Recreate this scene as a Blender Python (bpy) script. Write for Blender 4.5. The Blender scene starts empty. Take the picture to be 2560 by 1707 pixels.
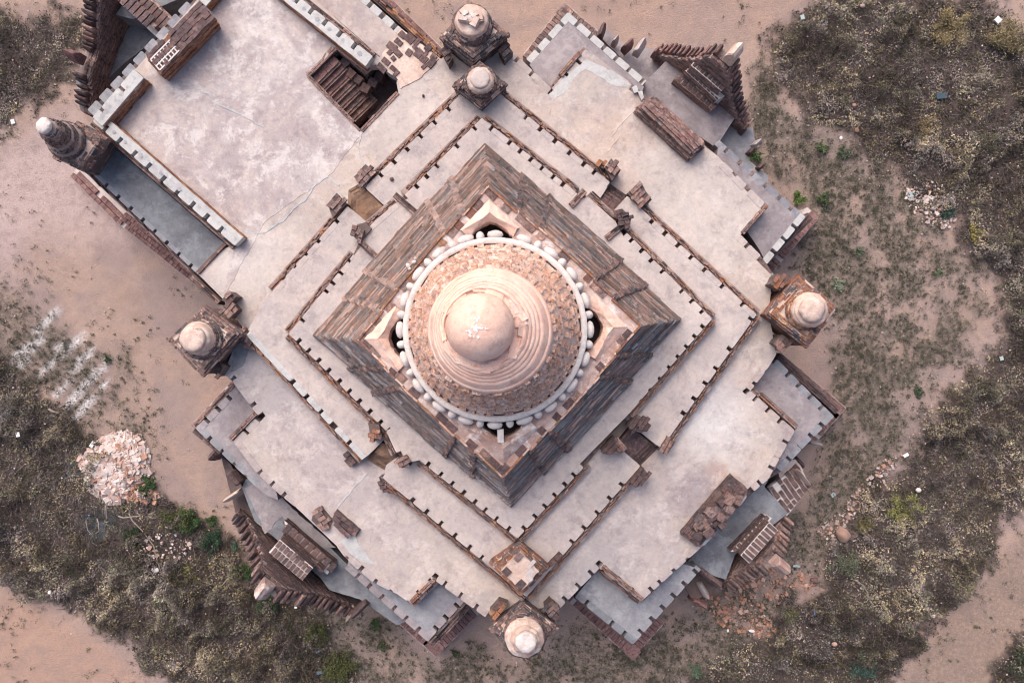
import bpy, bmesh, math, random
import numpy as np
from mathutils import Vector, Matrix, noise
from mathutils.geometry import tessellate_polygon
random.seed(7); rng = np.random.default_rng(7)
R = math.radians
sc = bpy.context.scene
COL = sc.collection
# ------------------------------------------------------------------ camera, sky, sun
HC = 36.0
cam_d = bpy.data.cameras.new("camera"); cam = bpy.data.objects.new("camera", cam_d); COL.objects.link(cam)
cam.location = (0, 0, HC); cam.rotation_euler = (0, 0, 0)
cam_d.lens = 28; cam_d.sensor_width = 36; cam_d.clip_end = 2000
sc.camera = cam
w = bpy.data.worlds.new("World"); sc.world = w; w.use_nodes = True
nt = w.node_tree
sky = nt.nodes.new("ShaderNodeTexSky"); sky.sky_type = 'NISHITA'; sky.sun_disc = False
SUN_EL, SUN_AZ = R(52), R(-25)      # azimuth clockwise from +Y (top of the picture)
sky.sun_elevation = SUN_EL; sky.sun_rotation = SUN_AZ
sky.air_density = 1.0; sky.dust_density = 6.0; sky.ozone_density = 0.6
nt.nodes["Background"].inputs[1].default_value = 0.13
nt.links.new(sky.outputs[0], nt.nodes["Background"].inputs[0])
sun_d = bpy.data.lights.new("sun", 'SUN'); sun_d.energy = 1.5; sun_d.angle = R(60); sun_d.color = (1, 0.88, 0.80)
sun = bpy.data.objects.new("sun", sun_d); COL.objects.link(sun)
sdir = Vector((math.sin(SUN_AZ)*math.cos(SUN_EL), math.cos(SUN_AZ)*math.cos(SUN_EL), math.sin(SUN_EL)))
sun.rotation_euler = sdir.to_track_quat('Z', 'Y').to_euler(); sun.location = (0, 0, 60)
sc.view_settings.view_transform = 'Standard'; sc.view_settings.look = 'None'
sc.view_settings.exposure = 0.48; sc.view_settings.gamma = 1
sc.cycles.filter_width = 1.05
FPX = 28/36*2560
TILES = {'a0': (0, 0), 'a1': (640, 0), 'a2': (1260, 0), 'a3': (1900, 0), 'b0': (0, 560), 'b1': (640, 560), 'b2': (1260, 560), 'b3': (1900, 560),
         'c0': (0, 1127), 'c1': (640, 1127), 'c2': (1260, 1127), 'c3': (1900, 1127)}
def P(s):
    """survey point: 'a2:430,85' (sheet a2) or 'p:x,y' or a tuple -> plan coordinates"""
    if not isinstance(s, str): return s
    k, v = s.split(':'); x, y = map(float, v.split(','))
    if k == 'p': return (x, y)
    o = TILES[k]; return (o[0]+x/2.703, o[1]+y/2.703)
def PL(s):
    k = None; out = []
    for t in s.split():
        if ':' in t: k, t = t.split(':')
        out.append(P(k+':'+t))
    return out
def W(p, z):
    """plan coordinates at height z -> world"""
    p = P(p); s = (HC-z)/FPX
    return Vector(((p[0]-1280)*s, -(p[1]-853.5)*s, z))
def M1(z): return FPX/(HC-z)      # plan units per metre at height z
# ------------------------------------------------------------------ materials
MATS = {}
def newmat(name):
    m = bpy.data.materials.new(name); m.use_nodes = True
    t = m.node_tree; b = t.nodes["Principled BSDF"]; MATS[name] = m
    b.inputs["Specular IOR Level"].default_value = 0.25
    return m, t, b
def N(t, typ, **kw):
    n = t.nodes.new(typ)
    for k, v in kw.items():
        if k in ('inputs',):
            for kk, vv in v.items(): n.inputs[kk].default_value = vv
        else: setattr(n, k, v)
    return n
def noise_f(t, vec, scale, detail=6, rough=0.6, lo=0.35, hi=0.65, dist=0.0):
    n = N(t, "ShaderNodeTexNoise", inputs={"Scale": scale, "Detail": detail, "Roughness": rough, "Distortion": dist})
    t.links.new(vec, n.inputs["Vector"])
    r = N(t, "ShaderNodeMapRange", inputs={1: lo, 2: hi}); t.links.new(n.outputs["Fac"], r.inputs[0])
    return r.outputs[0]
def mixc(t, fac, a, b, mode='MIX'):
    m = N(t, "ShaderNodeMix", data_type='RGBA', blend_type=mode)
    for sock, v in ((m.inputs[0], fac), (m.inputs[6], a), (m.inputs[7], b)):
        if isinstance(v, (int, float)): sock.default_value = v
        elif isinstance(v, tuple): sock.default_value = (*v, 1)
        else: t.links.new(v, sock)
    return m.outputs[2]
def mul(t, a, b):
    m = N(t, "ShaderNodeMath", operation='MULTIPLY')
    for s, v in ((m.inputs[0], a), (m.inputs[1], b)):
        if isinstance(v, (int, float)): s.default_value = v
        else: t.links.new(v, s)
    return m.outputs[0]
def ramp(t, fac, cols):
    r = N(t, "ShaderNodeValToRGB"); e = r.color_ramp.elements
    while len(e) < len(cols): e.new(0.5)
    for i, c in enumerate(cols):
        e[i].position = i/(len(cols)-1); e[i].color = (*c, 1)
    t.links.new(fac, r.inputs[0]); return r.outputs[0]
def bump(t, b, h, strength=0.5, dist=0.03):
    n = N(t, "ShaderNodeBump", inputs={"Strength": strength, "Distance": dist})
    t.links.new(h, n.inputs["Height"]); t.links.new(n.outputs[0], b.inputs["Normal"])
def pos(t):
    return N(t, "ShaderNodeNewGeometry").outputs["Position"]
def brick_mat(name, cols, lichen=0.3, dark=(0.035, 0.04, 0.05), white=0.15, whitec=(0.55, 0.5, 0.5), scale=1.0):
    m, t, b = newmat(name); v = pos(t)
    g = N(t, "ShaderNodeNewGeometry"); oi = N(t, "ShaderNodeObjectInfo")
    a = N(t, "ShaderNodeMath", operation='ADD'); t.links.new(g.outputs["Random Per Island"], a.inputs[0]); t.links.new(oi.outputs["Random"], a.inputs[1])
    fr = N(t, "ShaderNodeMath", operation='FRACT'); t.links.new(a.outputs[0], fr.inputs[0])
    c = ramp(t, fr.outputs[0], cols)
    c = mixc(t, mul(t, noise_f(t, v, 7*scale, 8, 0.75, 0.44, 0.58), .8), c, mixc(t, 1.0, c, (0.48, 0.46, 0.50), 'MULTIPLY'))
    c = mixc(t, mul(t, noise_f(t, v, 17*scale, 4, 0.8, 0.50, 0.60), .65), c, mixc(t, 1.0, c, (1.75, 1.7, 1.65), 'MULTIPLY'))
    c = mixc(t, mul(t, noise_f(t, v, 24*scale, 4, 0.8, 0.52, 0.60), .6), c, mixc(t, 1.0, c, (0.35, 0.34, 0.37), 'MULTIPLY'))
    c = mixc(t, mul(t, noise_f(t, v, 2.2*scale, 8, 0.72, 0.62-lichen*0.35, 0.72-lichen*0.25), min(1, 0.55+lichen)), c, dark)
    c = mixc(t, mul(t, noise_f(t, v, 14*scale, 7, 0.75, 0.70-white*0.4, 0.78-white*0.3), 0.85), c, whitec)
    c = mixc(t, mul(t, noise_f(t, v, 3.1*scale, 7, 0.7, 0.66-white*0.3, 0.76-white*0.2), 0.7), c, whitec)
    t.links.new(c, b.inputs["Base Color"]); b.inputs["Roughness"].default_value = 0.95
    bump(t, b, noise_f(t, v, 30*scale, 8, 0.75, 0.2, 0.8), 0.8, 0.03)
    return m
BR = [(0.22, 0.145, 0.135), (0.40, 0.25, 0.21), (0.30, 0.20, 0.185), (0.50, 0.33, 0.28), (0.17, 0.125, 0.125), (0.37, 0.26, 0.235), (0.27, 0.20, 0.195)]
BRO = [(0.30, 0.13, 0.075), (0.46, 0.22, 0.12), (0.25, 0.13, 0.10), (0.52, 0.30, 0.18), (0.2, 0.11, 0.1), (0.40, 0.2, 0.13), (0.3, 0.17, 0.14)]
BRP = [(0.66, 0.38, 0.27), (0.74, 0.46, 0.34), (0.60, 0.35, 0.27), (0.78, 0.54, 0.43), (0.50, 0.31, 0.26), (0.74, 0.54, 0.46), (0.66, 0.41, 0.31)]
BRD = [(0.075, 0.05, 0.05), (0.13, 0.08, 0.075), (0.10, 0.07, 0.07), (0.16, 0.10, 0.09), (0.06, 0.05, 0.055), (0.11, 0.075, 0.075), (0.09, 0.06, 0.065)]
brick_mat("brick_brown", BR, 0.28, white=0.24, whitec=(0.50, 0.43, 0.41), scale=1.3)
brick_mat("brick_orange", BRO, 0.16, white=0.24, whitec=(0.6, 0.48, 0.42), scale=1.3)
brick_mat("brick_pink", BRP, -0.1, dark=(0.36, 0.24, 0.21), white=0.38, whitec=(0.80, 0.68, 0.64))
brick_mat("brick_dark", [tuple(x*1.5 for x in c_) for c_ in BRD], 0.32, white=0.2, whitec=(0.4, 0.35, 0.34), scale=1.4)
brick_mat("brick_black", [(0.20, 0.14, 0.135), (0.32, 0.20, 0.18), (0.14, 0.13, 0.145), (0.25, 0.18, 0.17), (0.38, 0.24, 0.20), (0.17, 0.15, 0.16)], 0.42, dark=(0.045, 0.055, 0.07), white=0.24, whitec=(0.40, 0.36, 0.37), scale=1.6)
brick_mat("brick_header", [(0.15, 0.10, 0.10), (0.21, 0.14, 0.14), (0.12, 0.09, 0.095), (0.25, 0.165, 0.155), (0.18, 0.13, 0.14)], 0.22, white=0.17, whitec=(0.42, 0.37, 0.37), scale=1.5)
brick_mat("brick_rosy", [(0.26, 0.15, 0.14), (0.32, 0.19, 0.18), (0.22, 0.13, 0.13), (0.36, 0.22, 0.20)], 0.1, white=0.16)
def tower_mat(name, cols, dark, pale, df, pf):
    m, t, b = newmat(name); v = pos(t); g = N(t, "ShaderNodeNewGeometry")
    n = N(t, "ShaderNodeTexNoise", inputs={"Scale": 1.1, "Detail": 9, "Roughness": 0.7, "Distortion": 0.5}); t.links.new(v, n.inputs["Vector"])
    r = N(t, "ShaderNodeMapRange", inputs={1: 0.34, 2: 0.66}); t.links.new(n.outputs["Fac"], r.inputs[0])
    a = N(t, "ShaderNodeMath", operation='MULTIPLY_ADD'); t.links.new(g.outputs["Random Per Island"], a.inputs[0]); a.inputs[1].default_value = .45; t.links.new(mul(t, r.outputs[0], .6), a.inputs[2])
    c = ramp(t, a.outputs[0], cols)
    br = N(t, "ShaderNodeMapRange", inputs={1: 0, 2: 1, 3: .62, 4: 1.25}); 
    wn = N(t, "ShaderNodeTexWhiteNoise", noise_dimensions='1D'); t.links.new(g.outputs["Random Per Island"], wn.inputs["W"]); t.links.new(wn.outputs["Value"], br.inputs[0])
    cb = N(t, "ShaderNodeCombineColor"); [t.links.new(br.outputs[0], cb.inputs[k]) for k in range(3)]
    c = mixc(t, 1.0, c, cb.outputs[0], 'MULTIPLY')
    c = mixc(t, mul(t, noise_f(t, v, 2.6, 9, 0.75, 0.50, 0.60, .4), df), c, dark)
    c = mixc(t, mul(t, noise_f(t, v, 7.0, 9, 0.8, 0.52, 0.60), pf), c, pale)
    c = mixc(t, mul(t, noise_f(t, v, 22, 5, 0.8, 0.52, 0.62), .5), c, mixc(t, 1.0, c, (0.4, 0.4, 0.42), 'MULTIPLY'))
    t.links.new(c, b.inputs["Base Color"]); b.inputs["Roughness"].default_value = 0.97
    bump(t, b, noise_f(t, v, 24, 8, 0.8, 0.2, 0.8), 1.0, 0.04)
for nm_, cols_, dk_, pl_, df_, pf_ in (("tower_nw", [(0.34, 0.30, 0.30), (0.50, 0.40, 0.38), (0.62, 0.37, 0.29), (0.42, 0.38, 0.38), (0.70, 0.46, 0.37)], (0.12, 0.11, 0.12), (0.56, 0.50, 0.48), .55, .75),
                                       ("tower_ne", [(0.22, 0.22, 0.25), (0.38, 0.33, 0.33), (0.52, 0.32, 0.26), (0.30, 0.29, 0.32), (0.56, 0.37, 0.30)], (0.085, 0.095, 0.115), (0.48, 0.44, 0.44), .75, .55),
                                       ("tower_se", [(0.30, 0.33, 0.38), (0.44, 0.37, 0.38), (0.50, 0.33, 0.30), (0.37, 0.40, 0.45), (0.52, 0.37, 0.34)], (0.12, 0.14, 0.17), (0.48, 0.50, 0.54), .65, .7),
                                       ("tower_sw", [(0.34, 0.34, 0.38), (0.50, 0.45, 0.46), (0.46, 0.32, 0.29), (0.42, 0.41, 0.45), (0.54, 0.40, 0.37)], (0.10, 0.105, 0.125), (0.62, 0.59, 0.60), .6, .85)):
    tower_mat(nm_, cols_, dk_, pl_, df_, pf_); tower_mat(nm_.replace('tower', 'painted_shade'), [tuple(x*.56 for x in c_) for c_ in cols_], tuple(x*.8 for x in dk_), tuple(x*.7 for x in pl_), df_*.8, pf_*.5)  # darker copies for alternate courses: shadow lines painted into the colour
FLOOR_TINTS = [(1780, 1050, 110, (0.70, 0.68, 0.68), .9), (1537, 333, 90, (0.60, 0.45, 0.36), .55), (1530, 450, 60, (0.62, 0.42, 0.32), .5), (1720, 520, 210, (0.64, 0.58, 0.55), .6), (1650, 740, 120, (0.60, 0.54, 0.50), .5),
          (1745, 1225, 75, (0.28, 0.24, 0.28), .75), (1790, 1190, 40, (0.50, 0.30, 0.22), .5), (600, 880, 70, (0.28, 0.31, 0.36), .8), (690, 960, 150, (0.38, 0.36, 0.39), .7), (850, 1150, 160, (0.42, 0.37, 0.39), .6), (960, 1300, 180, (0.44, 0.39, 0.39), .6),  # row opens with a darker purple-grey patch beside the lower right block
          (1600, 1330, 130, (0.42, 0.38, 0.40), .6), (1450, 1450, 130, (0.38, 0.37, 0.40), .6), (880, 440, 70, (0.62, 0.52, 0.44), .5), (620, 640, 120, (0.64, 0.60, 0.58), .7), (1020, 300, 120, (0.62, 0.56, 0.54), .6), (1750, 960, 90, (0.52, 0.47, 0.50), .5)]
def plaster_mat(name, cols, blot=(0.36, 0.33, 0.36), blotf=0.35, white=(0.72, 0.67, 0.66), whitef=0.3, rust=0.15):
    m, t, b = newmat(name); v = pos(t)
    n = N(t, "ShaderNodeTexNoise", inputs={"Scale": 0.28, "Detail": 8, "Roughness": 0.62, "Distortion": 0.4}); t.links.new(v, n.inputs["Vector"])
    r = N(t, "ShaderNodeMapRange", inputs={1: 0.32, 2: 0.68}); t.links.new(n.outputs["Fac"], r.inputs[0])
    c = ramp(t, r.outputs[0], cols)
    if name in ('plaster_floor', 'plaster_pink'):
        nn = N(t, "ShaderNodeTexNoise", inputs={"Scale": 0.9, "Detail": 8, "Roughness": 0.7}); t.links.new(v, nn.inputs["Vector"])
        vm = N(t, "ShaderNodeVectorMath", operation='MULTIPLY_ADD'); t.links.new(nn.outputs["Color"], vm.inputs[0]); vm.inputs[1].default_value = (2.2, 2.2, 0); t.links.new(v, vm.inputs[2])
        for (px, py, rr, cc, ff) in FLOOR_TINTS:
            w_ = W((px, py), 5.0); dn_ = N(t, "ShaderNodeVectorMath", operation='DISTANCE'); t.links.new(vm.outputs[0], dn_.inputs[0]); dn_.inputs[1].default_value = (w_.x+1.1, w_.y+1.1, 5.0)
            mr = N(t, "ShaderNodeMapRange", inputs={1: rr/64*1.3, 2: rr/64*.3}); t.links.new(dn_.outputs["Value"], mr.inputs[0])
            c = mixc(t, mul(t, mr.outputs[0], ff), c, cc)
    c = mixc(t, mul(t, noise_f(t, v, 0.8, 9, 0.7, 0.46, 0.70, 0.6), blotf), c, blot)
    c = mixc(t, mul(t, noise_f(t, v, 2.6, 9, 0.72, 0.42, 0.66, 0.8), blotf*.9), c, tuple(x*1.12 for x in blot))
    c = mixc(t, mul(t, noise_f(t, v, 0.55, 10, 0.75, 0.50, 0.72, 0.9), whitef), c, white)
    c = mixc(t, mul(t, noise_f(t, v, 1.1, 9, 0.6, 0.58, 0.8), rust), c, (0.58, 0.36, 0.24))
    c = mixc(t, mul(t, noise_f(t, v, 5.5, 8, 0.72, 0.47, 0.60, .5), 0.30), c, mixc(t, 1.0, c, (0.66, 0.63, 0.66), 'MULTIPLY'))
    c = mixc(t, mul(t, noise_f(t, v, 1.5, 12, 0.78, 0.52, 0.60, .3), 0.6), c, mixc(t, 1.0, c, (0.70, 0.68, 0.71), 'MULTIPLY'))
    c = mixc(t, mul(t, noise_f(t, v, 1.1, 12, 0.80, 0.52, 0.59, .2), min(1, whitef*1.2)), c, white)
    c = mixc(t, mul(t, noise_f(t, v, 16, 4, 0.7, 0.55, 0.68), 0.35), c, mixc(t, 1.0, c, (0.60, 0.56, 0.58), 'MULTIPLY'))
    c = mixc(t, mul(t, noise_f(t, v, 34, 3, 0.8, 0.35, 0.68), 0.22), c, mixc(t, 1.0, c, (0.62, 0.60, 0.62), 'MULTIPLY'))
    c = mixc(t, mul(t, noise_f(t, v, 6.0, 6, 0.8, 0.69, 0.73), 0.6), c, (0.74, 0.70, 0.70))
    t.links.new(c, b.inputs["Base Color"]); b.inputs["Roughness"].default_value = 0.85
    bump(t, b, noise_f(t, v, 16, 8, 0.7, 0.2, 0.8), 0.35, 0.02)
    return m
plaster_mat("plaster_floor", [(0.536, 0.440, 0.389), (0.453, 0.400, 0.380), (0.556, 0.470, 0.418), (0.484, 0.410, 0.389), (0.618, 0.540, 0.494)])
plaster_mat("plaster_court", [(0.391, 0.330, 0.339), (0.556, 0.480, 0.461), (0.422, 0.355, 0.359), (0.639, 0.580, 0.558), (0.443, 0.375, 0.369)], whitef=0.55, blotf=0.5, white=(0.68, 0.65, 0.65))
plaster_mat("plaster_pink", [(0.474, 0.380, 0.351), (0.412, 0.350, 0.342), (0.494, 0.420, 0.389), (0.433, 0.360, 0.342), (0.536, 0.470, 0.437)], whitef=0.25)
plaster_mat("plaster_upper", [(0.520, 0.448, 0.423), (0.458, 0.410, 0.405), (0.562, 0.488, 0.462), (0.489, 0.429, 0.423), (0.582, 0.507, 0.481)], blotf=0.25, whitef=0.2)
plaster_mat("plaster_blue", [(0.24, 0.26, 0.28), (0.31, 0.32, 0.35), (0.22, 0.23, 0.27), (0.35, 0.36, 0.39), (0.29, 0.27, 0.30)], blot=(0.2, 0.18, 0.21), white=(0.45, 0.47, 0.5), whitef=0.3, rust=0.04)
plaster_mat("plaster_slate", [(0.18, 0.20, 0.23), (0.24, 0.26, 0.29), (0.16, 0.17, 0.20), (0.28, 0.30, 0.33), (0.21, 0.20, 0.23)], blot=(0.13, 0.12, 0.14), white=(0.34, 0.38, 0.42), whitef=0.3, rust=0.02)
plaster_mat("plaster_mauve", [(0.30, 0.26, 0.28), (0.36, 0.33, 0.35), (0.27, 0.24, 0.26), (0.38, 0.34, 0.36), (0.31, 0.29, 0.32)], blot=(0.22, 0.19, 0.21), white=(0.5, 0.47, 0.49), whitef=0.3, rust=0.06)
plaster_mat("plaster_white", [(0.56, 0.56, 0.56), (0.50, 0.51, 0.52), (0.60, 0.59, 0.58)], blotf=0.35, blot=(0.42, 0.42, 0.44), white=(0.68, 0.67, 0.66), whitef=0.3, rust=0.02)
plaster_mat("plaster_rose", [(0.82, 0.52, 0.43), (0.87, 0.60, 0.50), (0.88, 0.64, 0.55), (0.82, 0.53, 0.44), (0.88, 0.67, 0.58)], blotf=0.2, blot=(0.72, 0.46, 0.36), white=(0.88, 0.72, 0.64), whitef=0.3, rust=0.12)
plaster_mat("horn_rose", [(0.42, 0.26, 0.22), (0.55, 0.40, 0.37), (0.36, 0.22, 0.19), (0.60, 0.48, 0.46)], whitef=0.5, blotf=0.6, blot=(0.26, 0.16, 0.14))
plaster_mat("plaster_cream", [(0.68, 0.52, 0.45), (0.74, 0.62, 0.55), (0.56, 0.40, 0.34), (0.76, 0.67, 0.62)], blotf=0.7, blot=(0.42, 0.27, 0.22), white=(0.80, 0.74, 0.70), whitef=0.5, rust=0.5)
plaster_mat("plaster_ledge", [(0.60, 0.46, 0.42), (0.50, 0.34, 0.29), (0.66, 0.56, 0.53), (0.44, 0.27, 0.22), (0.68, 0.60, 0.58)], blotf=0.6, blot=(0.33, 0.18, 0.15), white=(0.78, 0.72, 0.72), whitef=0.7, rust=0.3)
plaster_mat("plaster_chalk", [(0.75, 0.70, 0.68), (0.69, 0.63, 0.61), (0.78, 0.75, 0.74)], blotf=0.15, blot=(0.5, 0.46, 0.45), white=(0.80, 0.78, 0.77), whitef=0.3, rust=0.12)
plaster_mat("mortar_spot", [(0.34, 0.36, 0.39), (0.42, 0.43, 0.45), (0.30, 0.32, 0.36)], rust=0)
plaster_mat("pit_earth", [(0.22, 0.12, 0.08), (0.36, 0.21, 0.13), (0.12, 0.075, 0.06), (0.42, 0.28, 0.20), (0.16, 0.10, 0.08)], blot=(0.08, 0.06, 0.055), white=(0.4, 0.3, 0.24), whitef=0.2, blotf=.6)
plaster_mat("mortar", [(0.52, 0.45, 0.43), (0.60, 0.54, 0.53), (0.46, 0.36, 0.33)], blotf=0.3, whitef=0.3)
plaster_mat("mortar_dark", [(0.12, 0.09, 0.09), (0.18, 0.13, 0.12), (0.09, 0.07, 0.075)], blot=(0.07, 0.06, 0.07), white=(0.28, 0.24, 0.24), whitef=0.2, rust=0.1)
plaster_mat("mortar_mid", [(0.30, 0.22, 0.20), (0.40, 0.32, 0.30), (0.24, 0.18, 0.17)], blot=(0.14, 0.11, 0.11), white=(0.5, 0.45, 0.43), whitef=0.4, rust=0.2)
plaster_mat("mortar_rose", [(0.70, 0.52, 0.45), (0.76, 0.64, 0.59), (0.66, 0.46, 0.38)], blotf=0.25, blot=(0.6, 0.4, 0.32), white=(0.82, 0.74, 0.71), whitef=0.5, rust=0.2)
plaster_mat("repair", [(0.50, 0.53, 0.57), (0.46, 0.49, 0.53), (0.56, 0.58, 0.61)], rust=0)
def flat_mat(name, c, rough=0.9, var=0.4, scale=8):
    m, t, b = newmat(name); v = pos(t)
    oi = N(t, "ShaderNodeObjectInfo")
    cc = mixc(t, noise_f(t, v, scale, 6, 0.7, 0.3, 0.7), c, tuple(x*(1-var) for x in c))
    cc = mixc(t, mul(t, oi.outputs["Random"], 0.3), cc, tuple(min(1, x*1.3) for x in c))
    t.links.new(cc, b.inputs["Base Color"]); b.inputs["Roughness"].default_value = rough
    return m
flat_mat("wood_grey", (0.34, 0.29, 0.26)); flat_mat("paper", (0.78, 0.78, 0.80), 0.6, 0.15)
flat_mat("plastic_teal", (0.38, 0.46, 0.48), 0.4, 0.2); flat_mat("plastic_blue", (0.10, 0.15, 0.22), 0.4, 0.2)
flat_mat("rock_tan", (0.42, 0.27, 0.22), 0.95, 0.5, 3); flat_mat("ash", (0.07, 0.11, 0.14), 1, 0.4)
def stone_mat(name, cols):
    m, t, b = newmat(name); v = pos(t); g = N(t, "ShaderNodeNewGeometry"); oi = N(t, "ShaderNodeObjectInfo")
    a = N(t, "ShaderNodeMath", operation='ADD'); t.links.new(g.outputs["Random Per Island"], a.inputs[0]); t.links.new(oi.outputs["Random"], a.inputs[1])
    fr = N(t, "ShaderNodeMath", operation='FRACT'); t.links.new(a.outputs[0], fr.inputs[0])
    c = ramp(t, fr.outputs[0], cols)
    c = mixc(t, noise_f(t, v, 20, 6, 0.7, 0.3, 0.8), c, mixc(t, 1.0, c, (0.6, 0.58, 0.58), 'MULTIPLY'))
    t.links.new(c, b.inputs["Base Color"]); b.inputs["Roughness"].default_value = 0.95
stone_mat("stone_pale", [(0.74, 0.66, 0.64), (0.62, 0.46, 0.42), (0.80, 0.76, 0.75), (0.66, 0.56, 0.54), (0.5, 0.28, 0.2), (0.78, 0.73, 0.72)])
stone_mat("stone_rust", [(0.48, 0.24, 0.16), (0.55, 0.32, 0.23), (0.40, 0.22, 0.17), (0.6, 0.42, 0.35), (0.36, 0.18, 0.13)])
stone_mat("stone_mixed", [(0.6, 0.5, 0.47), (0.35, 0.25, 0.23), (0.7, 0.64, 0.64), (0.5, 0.3, 0.23), (0.42, 0.36, 0.36)])
# foliage: colour comes from a per-leaf tone
m, t, b = newmat("scrub_leaf")
at = N(t, "ShaderNodeAttribute", attribute_name="tone"); c = at.outputs["Color"]
t.links.new(c, b.inputs["Base Color"]); b.inputs["Roughness"].default_value = 0.9
b.inputs["Specular IOR Level"].default_value = 0.1
# ground
m, t, b = newmat("ground_soil"); v = pos(t)
at = N(t, "ShaderNodeAttribute", attribute_name="zones"); sp = N(t, "ShaderNodeSeparateColor"); t.links.new(at.outputs["Color"], sp.inputs[0])
n = N(t, "ShaderNodeTexNoise", inputs={"Scale": 0.16, "Detail": 9, "Roughness": 0.6, "Distortion": 0.3}); t.links.new(v, n.inputs["Vector"])
r = N(t, "ShaderNodeMapRange", inputs={1: 0.3, 2: 0.7}); t.links.new(n.outputs["Fac"], r.inputs[0])
c = ramp(t, r.outputs[0], [(0.42, 0.315, 0.28), (0.36, 0.275, 0.26), (0.47, 0.34, 0.285), (0.38, 0.295, 0.28), (0.44, 0.33, 0.295)])
at2 = N(t, "ShaderNodeAttribute", attribute_name="zones2"); sp2 = N(t, "ShaderNodeSeparateColor"); t.links.new(at2.outputs["Color"], sp2.inputs[0])
c = mixc(t, sp2.outputs[0], c, (0.56, 0.44, 0.43))       # pale trodden dust
c = mixc(t, sp2.outputs[1], c, (0.49, 0.315, 0.24))       # cart track sand
c = mixc(t, mul(t, noise_f(t, v, 2.2, 10, 0.75, 0.45, 0.75), 0.35), c, (0.29, 0.215, 0.20))
c = mixc(t, mul(t, noise_f(t, v, 9, 9, 0.75, 0.55, 0.72), 0.45), c, (0.24, 0.18, 0.17))
c = mixc(t, mul(t, noise_f(t, v, 22, 5, 0.85, 0.44, 0.60), 0.35), c, (0.25, 0.19, 0.18))
c = mixc(t, mul(t, noise_f(t, v, 1.1, 12, 0.8, 0.50, 0.60), 0.35), c, (0.30, 0.235, 0.225))
c = mixc(t, mul(t, mul(t, noise_f(t, v, 11, 5, 0.8, 0.55, 0.62), noise_f(t, v, 0.5, 6, 0.6, 0.40, 0.62)), 0.55), c, (0.20, 0.155, 0.145))
c = mixc(t, mul(t, noise_f(t, v, 18, 3, 0.8, 0.62, 0.70), 0.5), c, (0.60, 0.50, 0.47))
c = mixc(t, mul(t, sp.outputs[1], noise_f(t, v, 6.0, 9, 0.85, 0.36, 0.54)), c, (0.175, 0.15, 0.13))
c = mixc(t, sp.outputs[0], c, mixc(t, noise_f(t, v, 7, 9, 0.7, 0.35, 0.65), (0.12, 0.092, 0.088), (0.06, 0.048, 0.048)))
c = mixc(t, mul(t, sp.outputs[2], noise_f(t, v, 10, 8, 0.8, 0.40, 0.58)), c, (0.74, 0.73, 0.76))
c = mixc(t, sp2.outputs[2], c, (0.09, 0.13, 0.17))       # old fire
t.links.new(c, b.inputs["Base Color"]); b.inputs["Roughness"].default_value = 1.0
bump(t, b, noise_f(t, v, 14, 10, 0.75, 0.2, 0.8), 0.8, 0.06)
# ------------------------------------------------------------------ builders
WL = {}
def reg(o, loc, parent=None):
    loc = Vector(loc); WL[o.name] = loc; COL.objects.link(o)
    if parent is not None:
        o.parent = parent; o.location = loc-WL[parent.name]
    else: o.location = loc
    return o
def thing(name, label, cat, loc, group=None):
    o = bpy.data.objects.new(name, None); o.empty_display_size = 0.3
    o['label'] = label; o['category'] = cat
    if group: o['group'] = group
    return reg(o, loc)
class MB:
    def __init__(s): s.v = []; s.f = []
    def add(s, vs, fs):
        k = len(s.v); s.v += [tuple(x) for x in vs]; s.f += [tuple(i+k for i in q) for q in fs]
    def box(s, c, d, rz=0, tilt=0, jit=0, tx=0):
        cx, cy, cz = c; ca, sa = math.cos(rz), math.sin(rz); vs = []
        for i in range(8):
            x = (-.5, .5)[i & 1]*d[0]; y = (-.5, .5)[(i >> 1) & 1]*d[1]; z = (-.5, .5)[(i >> 2) & 1]*d[2]
            if jit: x += random.uniform(-jit, jit); y += random.uniform(-jit, jit); z += random.uniform(-jit, jit)
            if tilt: x, z = x*math.cos(tilt)-z*math.sin(tilt), x*math.sin(tilt)+z*math.cos(tilt)
            if tx: y, z = y*math.cos(tx)-z*math.sin(tx), y*math.sin(tx)+z*math.cos(tx)
            vs.append((cx+x*ca-y*sa, cy+x*sa+y*ca, cz+z))
        s.add(vs, [(0, 2, 3, 1), (4, 5, 7, 6), (0, 1, 5, 4), (2, 6, 7, 3), (0, 4, 6, 2), (1, 3, 7, 5)])
    def build(s, name, mat, parent=None, loc=None, kind=None, smooth=False):
        me = bpy.data.meshes.new(name)
        if loc is None: loc = WL[parent.name] if parent is not None else Vector((0, 0, 0))
        loc = Vector(loc)
        me.from_pydata([(a[0]-loc.x, a[1]-loc.y, a[2]-loc.z) for a in s.v], [], s.f); me.update()
        me.materials.append(MATS[mat])
        if smooth: me.polygons.foreach_set('use_smooth', [True]*len(me.polygons))
        o = bpy.data.objects.new(name, me)
        if kind: o['kind'] = kind
        return reg(o, loc, parent)
def rough(poly, step=10, amp=0.8):
    out = []
    n = len(poly)
    for i in range(n):
        a, b = poly[i], poly[(i+1) % n]; L = math.dist(a, b); k = max(1, int(L/step))
        for j in range(k):
            f = j/k; q = amp*(0.0 if j == 0 else 1)
            out.append((a[0]+(b[0]-a[0])*f+random.uniform(-q, q), a[1]+(b[1]-a[1])*f+random.uniform(-q, q)))
    return out
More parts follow.
